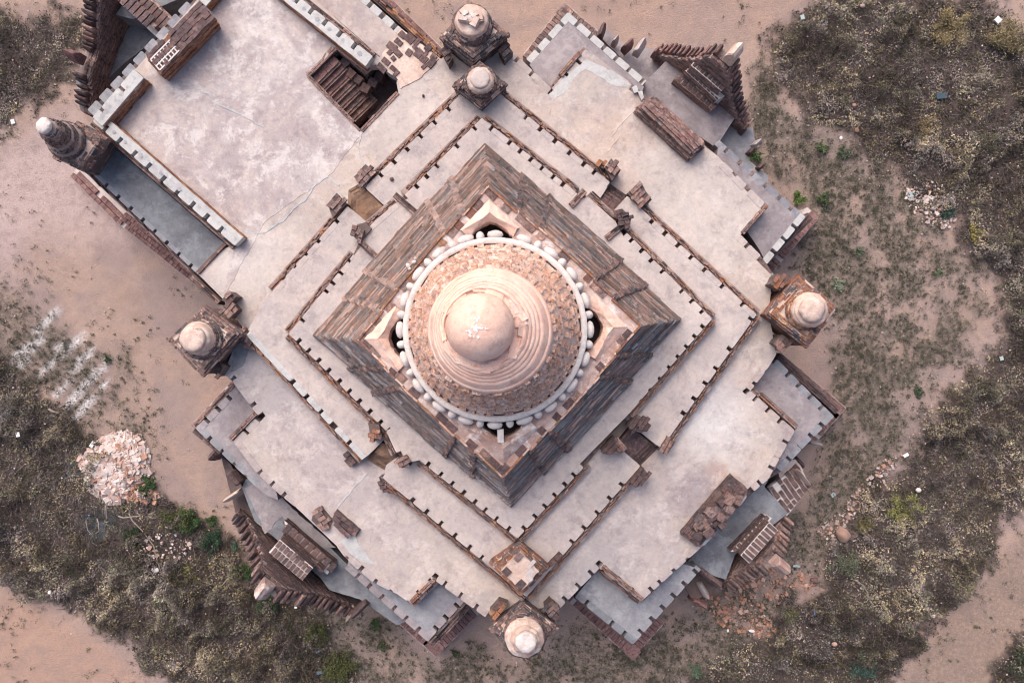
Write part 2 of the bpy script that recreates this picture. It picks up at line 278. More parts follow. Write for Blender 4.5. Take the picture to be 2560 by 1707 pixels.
def prism(mb, polys, z1, z0, shrink=0.0):
    """polys: outer ring + holes in plan coordinates at z1; straight vertical sides"""
    rings = [[W(p, z1) for p in r] for r in polys]
    flat = [v for r in rings for v in r]
    tris = tessellate_polygon([[Vector((v.x, v.y, 0)) for v in r] for r in rings])
    n = len(flat); top = [tuple(v) for v in flat]; bot = [(v.x, v.y, z0) for v in flat]
    fs = []
    for tr in tris:
        a, b, c = (flat[i] for i in tr)
        up = (b.x-a.x)*(c.y-a.y)-(b.y-a.y)*(c.x-a.x) > 0
        fs.append(tuple(tr) if up else tuple(reversed(tr)))
    k = 0
    for ri, r in enumerate(rings):
        m_ = len(r); area = sum(r[i].x*r[(i+1) % m_].y-r[(i+1) % m_].x*r[i].y for i in range(m_))
        ccw = (area > 0) == (ri == 0)
        for i in range(m_):
            a, b = k+i, k+(i+1) % m_
            fs.append((a, n+a, n+b, b) if ccw else (b, n+b, n+a, a))
        k += m_
    mb.add(top+bot, fs)
def slab(name, poly, z1, z0, mat, parent, holes=(), r=0.6, kind=None, label=None):
    mb = MB(); prism(mb, [rough(PL(poly) if isinstance(poly, str) else poly, 10, r)]+[rough(PL(h) if isinstance(h, str) else h, 10, r) for h in holes], z1, z0)
    o = mb.build(name, mat, parent, kind=kind)
    if label: o['label'] = label
    return o
UNIT = {}
def unit_brick(mat):
    if ('b', mat) not in UNIT:
        L = []
        for k in range(6):
            mb = MB(); mb.box((0, 0, 0), (1, 1, 1), jit=0.045)
            me = bpy.data.meshes.new("brick_block"); me.from_pydata(mb.v, [], mb.f); me.materials.append(MATS[mat]); L.append(me)
        UNIT['b', mat] = L
    return random.choice(UNIT['b', mat])
def unit_merlon(mat):
    if ('m', mat) not in UNIT:
        L = []
        for k in range(4):
            c = 0.09; pts = [(-.5+c, -.5), (.5-c, -.5), (.5, -.5+c), (.5, .5), (-.5, .5), (-.5, -.5+c)]
            pts = [(x+random.uniform(-.015, .015), y+random.uniform(-.012, .012)) for x, y in pts]
            n = len(pts); vs = [(x, y, -.5) for x, y in pts]+[(x, y, .46) for x, y in pts]+[(x*.965, min(y*.965, .48) if y < .4 else y, .5) for x, y in pts]
            fs = [tuple(range(2*n, 3*n))]+[(i, (i+1) % n, n+(i+1) % n, n+i) for i in range(n)]+[(n+i, n+(i+1) % n, 2*n+(i+1) % n, 2*n+i) for i in range(n)]
            me = bpy.data.meshes.new("merlon_block"); me.from_pydata(vs, [], fs); me.materials.append(MATS[mat]); L.append(me)
        UNIT['m', mat] = L
    return random.choice(UNIT['m', mat])
def put(me, name, parent, c, d, rz=0, tilt=None):
    o = bpy.data.objects.new(name, me); o.scale = d; o.rotation_euler = (tilt[0] if tilt else 0, tilt[1] if tilt else 0, rz)
    return reg(o, c, parent)
def inward(a, b, cen):
    """unit normal (plan) of a->b pointing to cen"""
    dx, dy = b[0]-a[0], b[1]-a[1]; L = math.hypot(dx, dy); n = (-dy/L, dx/L)
    if n[0]*(cen[0]-a[0])+n[1]*(cen[1]-a[1]) < 0: n = (-n[0], -n[1])
    return n
def brick_line(parent, a, b, z, side, rows=2, rw=6.0, L=0.37, h=0.10, mat='brick_brown', name='brick', z_step=0.0, off=0, miss=0.03, jit=1.0, alt=None, gap=1.0):
    """bricks laid along a->b; side = plan normal in which rows are stacked"""
    a, b = P(a), P(b); s = M1(z); Lp = math.dist(a, b); ux, uy = (b[0]-a[0])/Lp, (b[1]-a[1])/Lp
    rz = math.atan2(-uy, ux)
    for r in range(rows):
        q = -random.uniform(0, L*s*0.6) if r % 2 else 0.0
        while q < Lp-2:
            l = L*s*random.uniform(0.8, 1.15); q0, q1 = max(q, 0), min(q+l, Lp)
            if q1-q0 > 5 and random.random() > miss:
                m_ = (q0+q1)/2; o_ = off+rw*(r+.5)+random.uniform(-.5, .5)*jit
                c = W((a[0]+ux*m_+side[0]*o_, a[1]+uy*m_+side[1]*o_), z)
                zz = z-r*z_step-h/2+random.uniform(-.010, .010)*jit
                mm = alt[0] if alt and random.random() < alt[1] else mat
                put(unit_brick(mm), name, parent, (c.x, c.y, zz), ((q1-q0-gap)/s, (rw-gap*.7)/s*random.uniform(.86, 1.05), h), rz+random.uniform(-.03, .03)*jit)
            q += l
def strip(mb, a, b, side, w0, w1, z1, z0):
    a, b = P(a), P(b)
    q = [(a[0]+side[0]*w0, a[1]+side[1]*w0), (b[0]+side[0]*w0, b[1]+side[1]*w0), (b[0]+side[0]*w1, b[1]+side[1]*w1), (a[0]+side[0]*w1, a[1]+side[1]*w1)]
    prism(mb, [q], z1, z0)
MZ = [0]
def merlon_row(parent, a, b, n_in, slots, z, depth, gap=7.5, mat='plaster_floor', h=0.72):
    a, b = P(a), P(b); Lp = math.dist(a, b); ux, uy = (b[0]-a[0])/Lp, (b[1]-a[1])/Lp; s = M1(z)
    ts = sorted(((P(q)[0]-a[0])*ux+(P(q)[1]-a[1])*uy) for q in slots)
    ts = [q for q in ts if -6 < q < Lp+6]
    cuts = [0]
    for q in ts:
        g = gap*random.uniform(.85, 1.15)
        cuts += [q-g/2, q+g/2]
    cuts.append(Lp)
    rz = math.atan2(-uy, ux)
    MZ[0] = (MZ[0]+1) % 5
    for i in range(0, len(cuts), 2):
        q0, q1 = max(cuts[i], 0), min(cuts[i+1], Lp)
        if q1-q0 < 4: continue
        # long runs of capping are several slabs
        m_ = (q0+q1)/2; dz = 0.003*MZ[0]+random.uniform(0.002, 0.005)
        c = W((a[0]+ux*m_+n_in[0]*(depth/2+.2), a[1]+uy*m_+n_in[1]*(depth/2+.2)), z)
        # local y must point inward
        inw = (n_in[0], -n_in[1]); ly = (-math.sin(rz), math.cos(rz)); r2 = rz if inw[0]*ly[0]+inw[1]*ly[1] > 0 else rz+math.pi
        put(unit_merlon(mat), 'merlon', parent, (c.x, c.y, z+dz-h/2), ((q1-q0)/s, (depth+2.0)/s, h), r2)
def offset_poly(poly, d):
    """move edge i of poly inward by d[i]"""
    n = len(poly); area = sum(poly[i][0]*poly[(i+1) % n][1]-poly[(i+1) % n][0]*poly[i][1] for i in range(n)); sg = 1 if area > 0 else -1
    L = []
    for i in range(n):
        a, b = poly[i], poly[(i+1) % n]; dx, dy = b[0]-a[0], b[1]-a[1]; l = math.hypot(dx, dy)
        nx, ny = -dy/l*sg, dx/l*sg
        L.append(((a[0]+nx*d[i], a[1]+ny*d[i]), (dx/l, dy/l), (nx, ny)))
    out = []
    for i in range(n):
        (p, u, _), (q, v, _) = L[i-1], L[i]
        det = u[0]*v[1]-u[1]*v[0]
        if abs(det) < 0.12: out.append(q); continue
        t_ = ((q[0]-p[0])*v[1]-(q[1]-p[1])*v[0])/det
        out.append((p[0]+u[0]*t_, p[1]+u[1]*t_))
    return out, [l[2] for l in L]
def terrace(parent, poly, z, z0, fmat, edges, mmat=None, cmat='brick_brown', holes=(), depth=15, rimmat='brick_brown', rim_alt=None, core_drop=0.7):
    """edges: {i: dict(s='slot points', d=depth, rim=rows, gap=)}"""
    pts = PL(poly); n = len(pts)
    d = [0]*n
    for i, e in edges.items(): d[i] = e.get('d', depth) if 's' in e else 0
    ins, nrm = offset_poly(pts, d)
    mb = MB(); prism(mb, [rough(ins, 12, 0.35)]+[rough(PL(h), 10, .5) for h in holes], z, z-core_drop); mb.build('plaster_floor', fmat, parent)
    cp, _ = offset_poly(pts, [-.3 if i in edges else 0 for i in range(n)])
    mb = MB(); prism(mb, [cp]+[PL(h) for h in holes], z-core_drop+.012, z0); mb.build('brick_core', 'mortar_dark' if cmat is None else cmat, parent)
    for i, e in edges.items():
        a, b = pts[i], pts[(i+1) % n]; nn = nrm[i]
        if 's' in e: merlon_row(parent, a, b, nn, PL(e['s']) if e['s'] else [], z, e.get('d', depth), e.get('gap', 7.5), e.get('mat', mmat or fmat))
        rr = e.get('rim', 0)
        if rr:
            rw = e.get('rw', 6); out = (-nn[0], -nn[1]); dz = e.get('dz', 0.10)
            brick_line(parent, a, b, z-dz, out, rr, rw, L=e.get('L', .37), jit=4.5, gap=2.1, h=.13, mat=e.get('rm', rimmat), alt=e.get('ra', rim_alt), z_step=e.get('zs', .05), off=.5)
            mb = MB(); strip(mb, a, b, out, 0.3, rr*rw+.5, z-dz-.11-(rr-1)*e.get('zs', .05), z-core_drop-.3); mb.build('moulding', 'mortar_mid', parent)
# ------------------------------------------------------------------ ground
def inpoly(px, py, poly):
    c = np.zeros(px.shape, bool); n = len(poly)
    for i in range(n):
        (x1, y1), (x2, y2) = poly[i], poly[(i+1) % n]
        if y1 == y2: continue
        c ^= ((y1 > py) != (y2 > py)) & (px < (x2-x1)*(py-y1)/(y2-y1)+x1)
    return c
def pdist(px, py, poly, closed=True):
    d = np.full(px.shape, 1e9); n = len(poly)
    for i in range(n if closed else n-1):
        (x1, y1), (x2, y2) = poly[i], poly[(i+1) % n]
        dx, dy = x2-x1, y2-y1; t_ = np.clip(((px-x1)*dx+(py-y1)*dy)/(dx*dx+dy*dy), 0, 1)
        d = np.minimum(d, np.hypot(px-x1-t_*dx, py-y1-t_*dy))
    return d
def sdf(px, py, poly):
    d = pdist(px, py, poly); return np.where(inpoly(px, py, poly), d, -d)
def sst(x, a, b):
    t_ = np.clip((x-a)/(b-a), 0, 1); return t_*t_*(3-2*t_)
class VN:
    """tileable value noise in numpy"""
    def __init__(s, seed): s.g = np.random.default_rng(seed).random((256, 256))
    def o(s, x, y):
        xi = np.floor(x).astype(int); yi = np.floor(y).astype(int); fx, fy = x-xi, y-yi; fx = fx*fx*(3-2*fx); fy = fy*fy*(3-2*fy)
        g = s.g; a = g[xi & 255, yi & 255]; b = g[(xi+1) & 255, yi & 255]; c = g[xi & 255, (yi+1) & 255]; d = g[(xi+1) & 255, (yi+1) & 255]
        return (a*(1-fx)+b*fx)*(1-fy)+(c*(1-fx)+d*fx)*fy
    def __call__(s, x, y, sc_, oct_=4):
        v = 0; a = .5; tot = 0
        for k in range(oct_): v = v+a*s.o(x/sc_*2**k+k*17.3, y/sc_*2**k+k*9.1); tot += a; a *= .55
        return v/tot
v1, v2, v3, v4 = VN(1), VN(2), VN(3), VN(4)
S1 = [(1905, 95), (1960, 50), (2100, -40), (2440, -15), (2560, 75), (2900, 250), (2900, 900), (2760, 1000), (2570, 1285), (2362, 1545), (2215, 1730), (2100, 2100), (1700, 2100), (1725, 1707), (1790, 1660), (1900, 1590), (1974, 1515), (2040, 1441),
      (2055, 1364), (2107, 1320), (2174, 1205), (2255, 1142), (2270, 1096), (2325, 1004), (2400, 948), (2455, 875), (2492, 782), (2455, 671), (2362, 560), (2280, 500), (2180, 400), (2080, 350), (1990, 280), (1925, 200)]
S2 = [(-400, 900), (0, 885), (92, 948), (163, 1022), (207, 1085), (300, 1130), (388, 1201), (462, 1249), (518, 1312), (573, 1367), (629, 1423), (670, 1490), (732, 1515), (806, 1571), (869, 1634), (917, 1707), (1000, 2100), (560, 2100), (400, 1707),
      (351, 1656), (259, 1578), (148, 1527), (0, 1456), (-400, 1380)]
S3 = [(-400, 10), (0, 14), (148, 14), (215, 50), (226, 122), (185, 185), (92, 262), (0, 345), (-400, 600)]
S4 = [(2440, 1740), (2550, 1555), (2900, 1250), (2900, 2100), (2300, 2100)]
SPARSE = [(1850, 330), (1900, 100), (1990, 280), (2180, 400), (2362, 560), (2455, 671), (2492, 782), (2325, 1004), (2270, 1096), (2107, 1320), (2040, 1430), (1900, 1600), (1850, 1900), (1200, 1900), (1380, 1560), (1560, 1560), (1750, 1500), (2000, 1250), (2090, 1000), (2050, 850), (1980, 650), (2000, 520)]
SP2 = [(600, 1300), (720, 1460), (930, 1500), (1060, 1640), (1180, 1600), (1280, 1660), (1200, 1900), (900, 1900), (650, 1500)]
SP3 = [(-100, 640), (150, 800), (330, 900), (400, 1050), (420, 1180), (250, 1100), (-100, 900)]
LIME = [(112, 808, 50, 12), (50, 885, 40, 14), (85, 862, 45, 16), (150, 870, 30, 12), (175, 868, 50, 16), (205, 900, 45, 13), (120, 915, 40, 10), (235, 940, 60, 12), (195, 985, 60, 12), (150, 975, 35, 12), (215, 1015, 55, 12), (178, 1010, 30, 8), (262, 960, 20, 8), (5, 1040, 40, 22), (225, 1000, 20, 7), (60, 905, 25, 10)]
def scrub_density(px, py):
    nz = (v1(px, py, 70, 4)-.5)*110+(v2(px, py, 18, 3)-.5)*70
    d = np.zeros(px.shape)
    for poly, soft in ((S1, 45), (S2, 35), (S3, 40), (S4, 40)):
        d = np.maximum(d, sst(sdf(px, py, poly)+nz, -soft*.4, soft))
    g = sst(v3(px, py, 120, 4), .30, .60)                 # thin places inside
    return d*(0.72+.28*g)
def sparse_density(px, py):
    nz = (v2(px, py, 60, 4)-.5)*120
    d = np.maximum(np.maximum(sst(sdf(px, py, SPARSE)+nz, -30, 50), sst(sdf(px, py, SP2)+nz, -20, 50)), sst(sdf(px, py, SP3)+nz, -40, 60)*.8)
    return d*(.25+.75*sst(v4(px, py, 55, 4), .26, .55))
def make_ground():
    xs = np.arange(-260, 2821, 6.0); ys = np.arange(-260, 1971, 6.0)
    ex = np.array([500, 1500, 5000, 15000.0])
    xs = np.concatenate([-260-ex[::-1], xs, 2820+ex]); ys = np.concatenate([-260-ex[::-1], ys, 1970+ex])
    PX, PY = np.meshgrid(xs, ys); s = HC/FPX
    X = (PX-1280)*s; Y = -(PY-853.5)*s
    dens = scrub_density(PX, PY)
    Z = (v1(PX, PY, 200, 4)-.5)*.25+(v2(PX, PY, 30, 3)-.5)*.05*(1+2*dens)-.02
    far = (np.abs(X) > 40) | (np.abs(Y) > 40); Z[far] = 0
    ny, nx = PX.shape; V = np.stack([X, Y, Z], -1).reshape(-1, 3)
    idx = np.arange(nx*ny).reshape(ny, nx)
    q = np.stack([idx[:-1, :-1], idx[1:, :-1], idx[1:, 1:], idx[:-1, 1:]], -1).reshape(-1, 4)
    me = bpy.data.meshes.new("ground"); quick(me, V, q)
    sp_ = sparse_density(PX, PY)
    lime = np.zeros(PX.shape)
    for cx, cy, l, w_ in LIME:
        a = R(46); dx, dy = PX-cx, PY-cy; u = dx*math.cos(a)-dy*math.sin(a); v = dx*math.sin(a)+dy*math.cos(a)
        lime = np.maximum(lime, sst(1.5-np.hypot(u/l, v/w_)+(v3(PX, PY, 14, 3)-.5)*1.2, 0.2, 1.1))
    pale = sst(sdf(PX, PY, [(-300, 330), (60, 330), (180, 280), (230, 420), (400, 560), (330, 650), (150, 620), (0, 700), (-300, 800)])+(v1(PX, PY, 90, 4)-.5)*160, -60, 90)*.9
    pale = np.maximum(pale, .55*sst(sdf(PX, PY, [(1980, 820), (2060, 700), (2200, 640), (2420, 640), (2400, 800), (2200, 860)])+(v1(PX, PY, 60, 4)-.5)*120, -40, 60)*.4)
    track = sst(sdf(PX, PY, [(-900, 1440), (0, 1456), (148, 1527), (259, 1578), (351, 1656), (410, 1730), (560, 2300), (-900, 2300)]), -12, 50)
    r2 = sst(sdf(PX, PY, [(2610, 1250), (2362, 1545), (2220, 1730), (1900, 2300), (2200, 2300), (2470, 1730), (2560, 1560), (3000, 1100), (3000, 900)]), -14, 40)
    rut = pdist(PX, PY, [(2700, 1370), (2560, 1500), (2440, 1640), (2350, 1800)], False)
    r2b = r2*(1-.45*np.exp(-(rut/7)**2))
    top = sst(sdf(PX, PY, [(1230, -300), (1250, 40), (1500, 60), (1700, 130), (1880, 120), (2000, 20), (2080, -300)])+(v1(PX, PY, 60, 3)-.5)*60, -40, 60)*.7
    trd = np.clip(np.maximum(np.maximum(track*.75, r2b*.45), top*.35), 0, 1)
    fire = sst(1.25-np.hypot((PX-250)/60, (PY-1310)/45)+(v3(PX, PY, 25, 3)-.5)*1.4, .2, 1.0)*.75
    fire = np.maximum(fire, .7*sst(1.2-np.hypot((PX-180)/28, (PY-1180)/36)+(v3(PX, PY, 25, 3)-.5)*1.2, .2, 1.0))
    sp_ = np.clip(np.maximum(sp_, r2*.6), 0, 1)
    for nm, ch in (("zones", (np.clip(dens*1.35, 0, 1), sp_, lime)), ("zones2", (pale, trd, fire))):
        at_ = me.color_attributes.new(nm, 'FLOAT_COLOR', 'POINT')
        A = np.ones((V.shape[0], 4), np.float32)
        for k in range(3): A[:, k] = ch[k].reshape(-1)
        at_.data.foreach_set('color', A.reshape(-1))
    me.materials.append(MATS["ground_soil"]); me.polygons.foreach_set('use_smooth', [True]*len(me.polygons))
    o = bpy.data.objects.new("ground", me); o['kind'] = 'structure'; o['label'] = 'pinkish bare earth around the temple with scrub patches'
    reg(o, (0, 0, 0))
def quick(me, V, q):
    q = np.asarray(q); k = q.shape[1]
    me.vertices.add(len(V)); me.vertices.foreach_set('co', np.asarray(V, np.float32).reshape(-1))
    me.loops.add(q.size); me.loops.foreach_set('vertex_index', q.astype(np.int32).reshape(-1))
    me.polygons.add(len(q)); me.polygons.foreach_set('loop_start', np.arange(0, q.size, k, dtype=np.int32))
    me.polygons.foreach_set('loop_total', np.full(len(q), k, np.int32)); me.update(calc_edges=True)
make_ground()
def leaves(name, C, size, tone, mat='scrub_leaf', parent=None, kind='stuff', elong=1.4, up=0.5, label=None, cat=None, origin=(0, 0, 0)):
    """one folded quad per leaf at C"""
    n = len(C); nrm = rng.normal(size=(n, 3)); nrm[:, 2] = np.abs(nrm[:, 2])+up; nrm /= np.linalg.norm(nrm, axis=1)[:, None]
    a = rng.normal(size=(n, 3)); a -= (a*nrm).sum(1)[:, None]*nrm; a /= np.linalg.norm(a, axis=1)[:, None]; b = np.cross(nrm, a)
    s = size[:, None]*.5
    V = np.stack([C-a*s*elong, C-b*s*.7, C+a*s*elong, C+b*s*.7], 1).reshape(-1, 3)-np.array(origin)
    q = np.arange(4*n).reshape(n, 4); me = bpy.data.meshes.new(name); quick(me, V, q)
    at_ = me.color_attributes.new("tone", 'FLOAT_COLOR', 'POINT'); A = np.ones((n, 4, 4), np.float32); A[:, :, :3] = tone[:, None, :]
    at_.data.foreach_set('color', A.reshape(-1)); me.materials.append(MATS[mat])
    o = bpy.data.objects.new(name, me)
    if kind: o['kind'] = kind
    if label: o['label'] = label
    return reg(o, origin, parent)
def tones(px, py, z, k=None):
    n = len(px)
    pal = np.array([[0.092, 0.074, 0.076], [0.145, 0.115, 0.11], [0.115, 0.115, 0.075], [0.205, 0.17, 0.105], [0.06, 0.068, 0.062], [0.19, 0.16, 0.15]])
    m1 = v1(px, py, 60, 4); m2 = v2(px, py, 45, 4); r_ = rng.random(n)
    w_ = np.stack([np.full(n, .6), np.full(n, .5), .12+1.3*sst(m1, .47, .62), .06+1.6*sst(m2, .49, .62), .15+.7*sst(1-m1, .5, .65), np.full(n, .22)], 1)
    w_ /= w_.sum(1)[:, None]; cw = np.cumsum(w_, 1); idx = (r_[:, None] > cw).sum(1).clip(0, 5)
    c = pal[idx]*1.22*(0.65+.6*rng.random((n, 1)))*(.5+1.25*sst(v4(px, py, 30, 3), .3, .7))[:, None]*(.75+.6*sst(v2(px, py, 150, 3), .4, .6))[:, None]
    return c.astype(np.float32)
def pxy(px, py): s = HC/FPX; return (px-1280)*s, -(py-853.5)*s
def mound(px, py):
    return 0.05+1.05*sst(v2(px, py, 40, 3), .40, .70)*sst(v1(px, py, 130, 3), .34, .60)+.14*v3(px, py, 12, 2)
def scrub():
    n = 2900000
    px = rng.uniform(-160, 2720, n); py = rng.uniform(-160, 1870, n); d = scrub_density(px, py)
    sh = mound(px, py)
    k = rng.random(n) < d*(.16+.25*sst(v3(px, py, 16, 2), .35, .7)+1.2*np.clip(sh, 0, .8))*(.3+.7*sst(v1(px, py, 9, 2), .3, .65)); px, py, d, sh = px[k], py[k], d[k], sh[k]
    x, y = pxy(px, py); z = sh*d*(rng.random(len(px))**.55)*1.05
    leaves("scrub", np.stack([x, y, z], 1), rng.uniform(.03, .08, len(px))*(.8+.6*rng.random(len(px))), tones(px, py, z), label='dry thorny undergrowth covering the waste ground')
    # dry twigs
    n = 110000; px = rng.uniform(-160, 2720, n); py = rng.uniform(-160, 1870, n); d = scrub_density(px, py); k = rng.random(n) < d*.8; px, py, d = px[k], py[k], d[k]
    x, y = pxy(px, py); L = rng.uniform(.12, .5, len(px)); sh = mound(px, py); z = sh*d*.9+.02
    ang = v3(px, py, 90, 2)*9+rng.normal(size=len(px))*.8; el = rng.uniform(-.1, .7, len(px))
    dv = np.stack([np.cos(ang)*np.cos(el), np.sin(ang)*np.cos(el), np.sin(el)], 1); sd = np.stack([-np.sin(ang), np.cos(ang), np.zeros(len(px))], 1)*rng.uniform(.004, .012, len(px))[:, None]
    C = np.stack([x, y, z*rng.random(len(px))], 1)
    V = np.stack([C-sd, C+sd, C+dv*L[:, None]+sd*.3, C+dv*L[:, None]-sd*.3], 1).reshape(-1, 3)
    me = bpy.data.meshes.new("twigs"); quick(me, V, np.arange(len(V)).reshape(-1, 4))
    at_ = me.color_attributes.new("tone", 'FLOAT_COLOR', 'POINT'); A = np.ones((len(C), 4, 4), np.float32)
    A[:, :, :3] = (np.array([.17, .14, .13])*rng.uniform(.4, 1.35, (len(C), 1)))[:, None, :]; at_.data.foreach_set('color', A.reshape(-1)); me.materials.append(MATS['scrub_leaf'])
    o = bpy.data.objects.new("dry_brushwood", me); o['kind'] = 'stuff'; reg(o, (0, 0, 0))
    # low grass and weeds in tufts
    nt_ = 26000; cx = rng.uniform(-100, 2660, nt_*3); cy = rng.uniform(-100, 1800, nt_*3); d = np.maximum(sparse_density(cx, cy), .10*(v4(cx, cy, 80, 3) > .55))
    k = rng.random(len(cx)) < d; cx, cy = cx[k], cy[k]; m_ = rng.integers(8, 34, len(cx)); rad = rng.uniform(2, 8, len(cx))
    px = np.repeat(cx, m_)+rng.normal(size=m_.sum())*np.repeat(rad, m_)*.6; py = np.repeat(cy, m_)+rng.normal(size=m_.sum())*np.repeat(rad, m_)*.6
    x, y = pxy(px, py); z = rng.uniform(.0, .16, len(px))
    hue = np.repeat(rng.random(len(cx)), m_)[:, None]
    tn = (np.array([.085, .095, .06])*hue+np.array([.12, .10, .088])*(1-hue))*rng.uniform(.5, 1.5, (len(px), 1))
    leaves("grass", np.stack([x, y, z], 1), rng.uniform(.02, .055, len(px)), tn.astype(np.float32), label='low weeds and grass tufts on the bare earth')
scrub()
# ------------------------------------------------------------------ temple terraces
CEN = (1246, 815)
ZM, ZL, Z1, Z2, ZP = 5.0, 4.25, 5.65, 6.25, 2.8
def wall_bricks(mb, A, B, z0, z1, nr, L=.36, h=.095, depth=.16, prof=None, gapw=.014):
    """running-bond courses on a vertical face; A,B world; nr = outward normal (world)"""
    A, B = Vector((A[0], A[1])), Vector((B[0], B[1])); d = B-A; Lt = d.length
    if Lt < .05: return
    d /= Lt; rz = math.atan2(d.y, d.x); k = 0; z = z0
    while z < z1-.03:
        q = -L*random.uniform(.2, .8) if k % 2 else -L*random.uniform(0, .15)
        while q < Lt:
            l = L*random.uniform(.85, 1.12); a, b = max(q, 0), min(q+l, Lt); q += l
            if b-a < .05: continue
            m_ = (a+b)/2
            if prof and z > prof(m_): continue
            o_ = -depth/2+random.uniform(.005, .035)
            mb.box((A.x+d.x*m_+nr[0]*o_, A.y+d.y*m_+nr[1]*o_, z+h/2), (b-a-gapw, depth, h-gapw), rz, jit=.008)
        z += h; k += 1
base = thing('temple', 'broad square lower storey of the brick temple with a patched plaster roof', 'temple', (0, 0, 0))
STAIR = 'a1:540,325 350,515 712,885 962,625 950,560 962,530 888,488 850,440 770,440 725,470'
main = ('a0:625,795 b0:1575,140 1522,165 1330,330 1500,500 1640,700 1510,1010 1570,1060 1742,1292 1575,1468 c1:10,150 90,228 170,300 265,375 545,640 600,715 690,800 790,885 950,962 1050,1035 1215,875 1365,985 1550,1120 '
        'c2:140,1060 375,1062 645,790 925,1015 1330,650 1690,270 1784,190 c3:130,50 b3:235,1395 b2:1665,1125 b3:52,975 110,880 60,600 85,330 b2:1735,215 1600,75 a2:1765,1375 1450,1060 870,575 555,332 322,603 60,352 a1:1500,200 1250,400 975,190 835,390 400,0 p:700,-110 p:640,-165')
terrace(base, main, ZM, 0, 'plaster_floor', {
    6: dict(s='b0:1585,1030', d=14), 7: dict(s='b0:1710,1222'), 8: dict(s='b0:1740,1312 1680,1420', rim=1, rw=9, rm='brick_brown'),
    9: dict(s='', d=14), 10: dict(s='c1:30,135', d=14), 11: dict(s='c1:115,210'), 12: dict(s='c1:210,270'), 14: dict(s='c1:545,615', d=14), 15: dict(s='c1:645,690'), 16: dict(s='c1:735,770'), 17: dict(s='c1:820,860 912,945', d=15),
    19: dict(s='c1:1175,870 1085,940', rim=1, rw=9), 20: dict(s='c1:1285,885'), 21: dict(s='c1:1400,950 1510,1025', d=15),
    24: dict(s='c2:395,985 495,905 580,815'), 25: dict(s='c2:685,785 785,850 872,930', rim=2, rw=5, rm='brick_dark'), 26: dict(s='c2:985,925 1070,905 1155,815 1235,725', d=15),
    28: dict(s='c2:1700,185'), 29: dict(s='c3:45,95'), 30: dict(s='b3:135,1450', d=15), 31: dict(s='b3:130,1335 40,1270 b2:1770,1270 1685,1195', rim=2, rw=5), 32: dict(s='b2:1670,1060 1745,970 b3:100,940'),
    37: dict(s='b2:1655,135'), 39: dict(s='a2:1430,1120 1520,1215 1610,1310', d=17, gap=13), 41: dict(s='a2:770,485 680,400'), 42: dict(s='a2:500,415 430,510', rim=1, rw=9), 43: dict(s='a2:195,490 90,400'), 41: dict(s='a2:300,600 195,495 90,400'),
}, holes=[STAIR], mmat='plaster_pink', core_drop=.6)
slab('plaster_court', 'a0:760,800 b0:1600,60 1500,520 a1:60,1500 500,1180 720,900 350,515 535,320 225,0 p:700,-120 p:620,-150', ZM+.012, ZM-.2, 'plaster_court', base, r=3)
# lower corner roofs
def low(label, poly, z, fmat, edges, **kw):
    pp = PL(poly); c = W(pp[0], z)
    t_ = thing('corner_roof', label, 'roof terrace', (c.x, c.y, 0), 'low roof terraces at the corners of the temple'); terrace(t_, poly, z, 0.2, fmat, edges, **kw); return t_
low('low roof corner with a blunt tip near the top stupa pair, thin brick wall stub inside', 'a2:150,402 432,85 962,548 900,700 300,640', ZL, 'plaster_mauve',
    {0: dict(s='a2:235,345 305,260 395,170', mat='plaster_white'), 1: dict(s='a2:500,160 590,240 680,315 765,385 850,465 940,540', mat='plaster_white')}, mmat='plaster_white')
low('low roof corner left of the right-hand stupa, its tip beside scrub with two green weeds', 'a2:1450,945 a3:308,1465 b3:45,272 0,180 a2:1600,1500 1440,1070', ZL, 'plaster_mauve',
    {0: dict(s='a2:1490,1030 1585,1108 1675,1178 1765,1255 a3:125,1340 205,1415', mat='plaster_blue'), 1: dict(s='a3:220,1520 b3:150,92 72,168')}, mmat='plaster_white')
low('blue-grey low roof corner below the right-hand stupa', 'b3:115,915 500,1300 280,1520 c3:140,140 40,200 b3:60,1500 0,1180 b2:1665,1125 b3:20,960', ZL, 'plaster_mauve',
    {0: dict(s='b3:180,1025 255,1095 335,1172 410,1242', mat='plaster_blue'), 1: dict(s='b3:415,1355 345,1432'), 2: dict(s='c3:212,70')}, mmat='plaster_blue')
low('slate-coloured low roof corner right of the bottom stupa', 'c2:1330,800 870,1305 480,985 640,790 930,1020 1200,760', ZL, 'plaster_blue',
    {0: dict(s='c2:1285,805 1212,890 1138,970 1072,1055 995,1130 922,1218'), 1: dict(s='c2:820,1225 735,1158 570,1012', mat='plaster_slate')}, mmat='plaster_blue')
low('grey low roof corner left of the bottom stupa with a stepped brick apron', 'c1:600,790 1160,1285 1430,990 1215,880 1050,1030 640,720', ZL, 'plaster_blue',
    {0: dict(s='c1:690,840 768,910 850,985 938,1055 1022,1120 1105,1195'), 1: dict(s='c1:1212,1190 1275,1115 1348,1035', rim=1, rw=7)}, mmat='plaster_mauve')
low('mauve low roof corner under the left-hand stupa', 'b0:1602,1090 1322,1380 c0:1735,245 1800,300 c1:150,330 b0:1740,1300', ZL, 'plaster_mauve',
    {0: dict(s='b0:1560,1185 1490,1265 1413,1340', rim=2, rw=6), 1: dict(s='b0:1425,1440 1510,1522 c0:1600,70 1680,150', mat='plaster_blue')}, mmat='plaster_mauve')
sw_strip = thing('side_aisle_roof', 'narrow slate-blue roof strip beside the big court, on the stupa side of the merlon wall', 'roof terrace', (0, 0, 0))
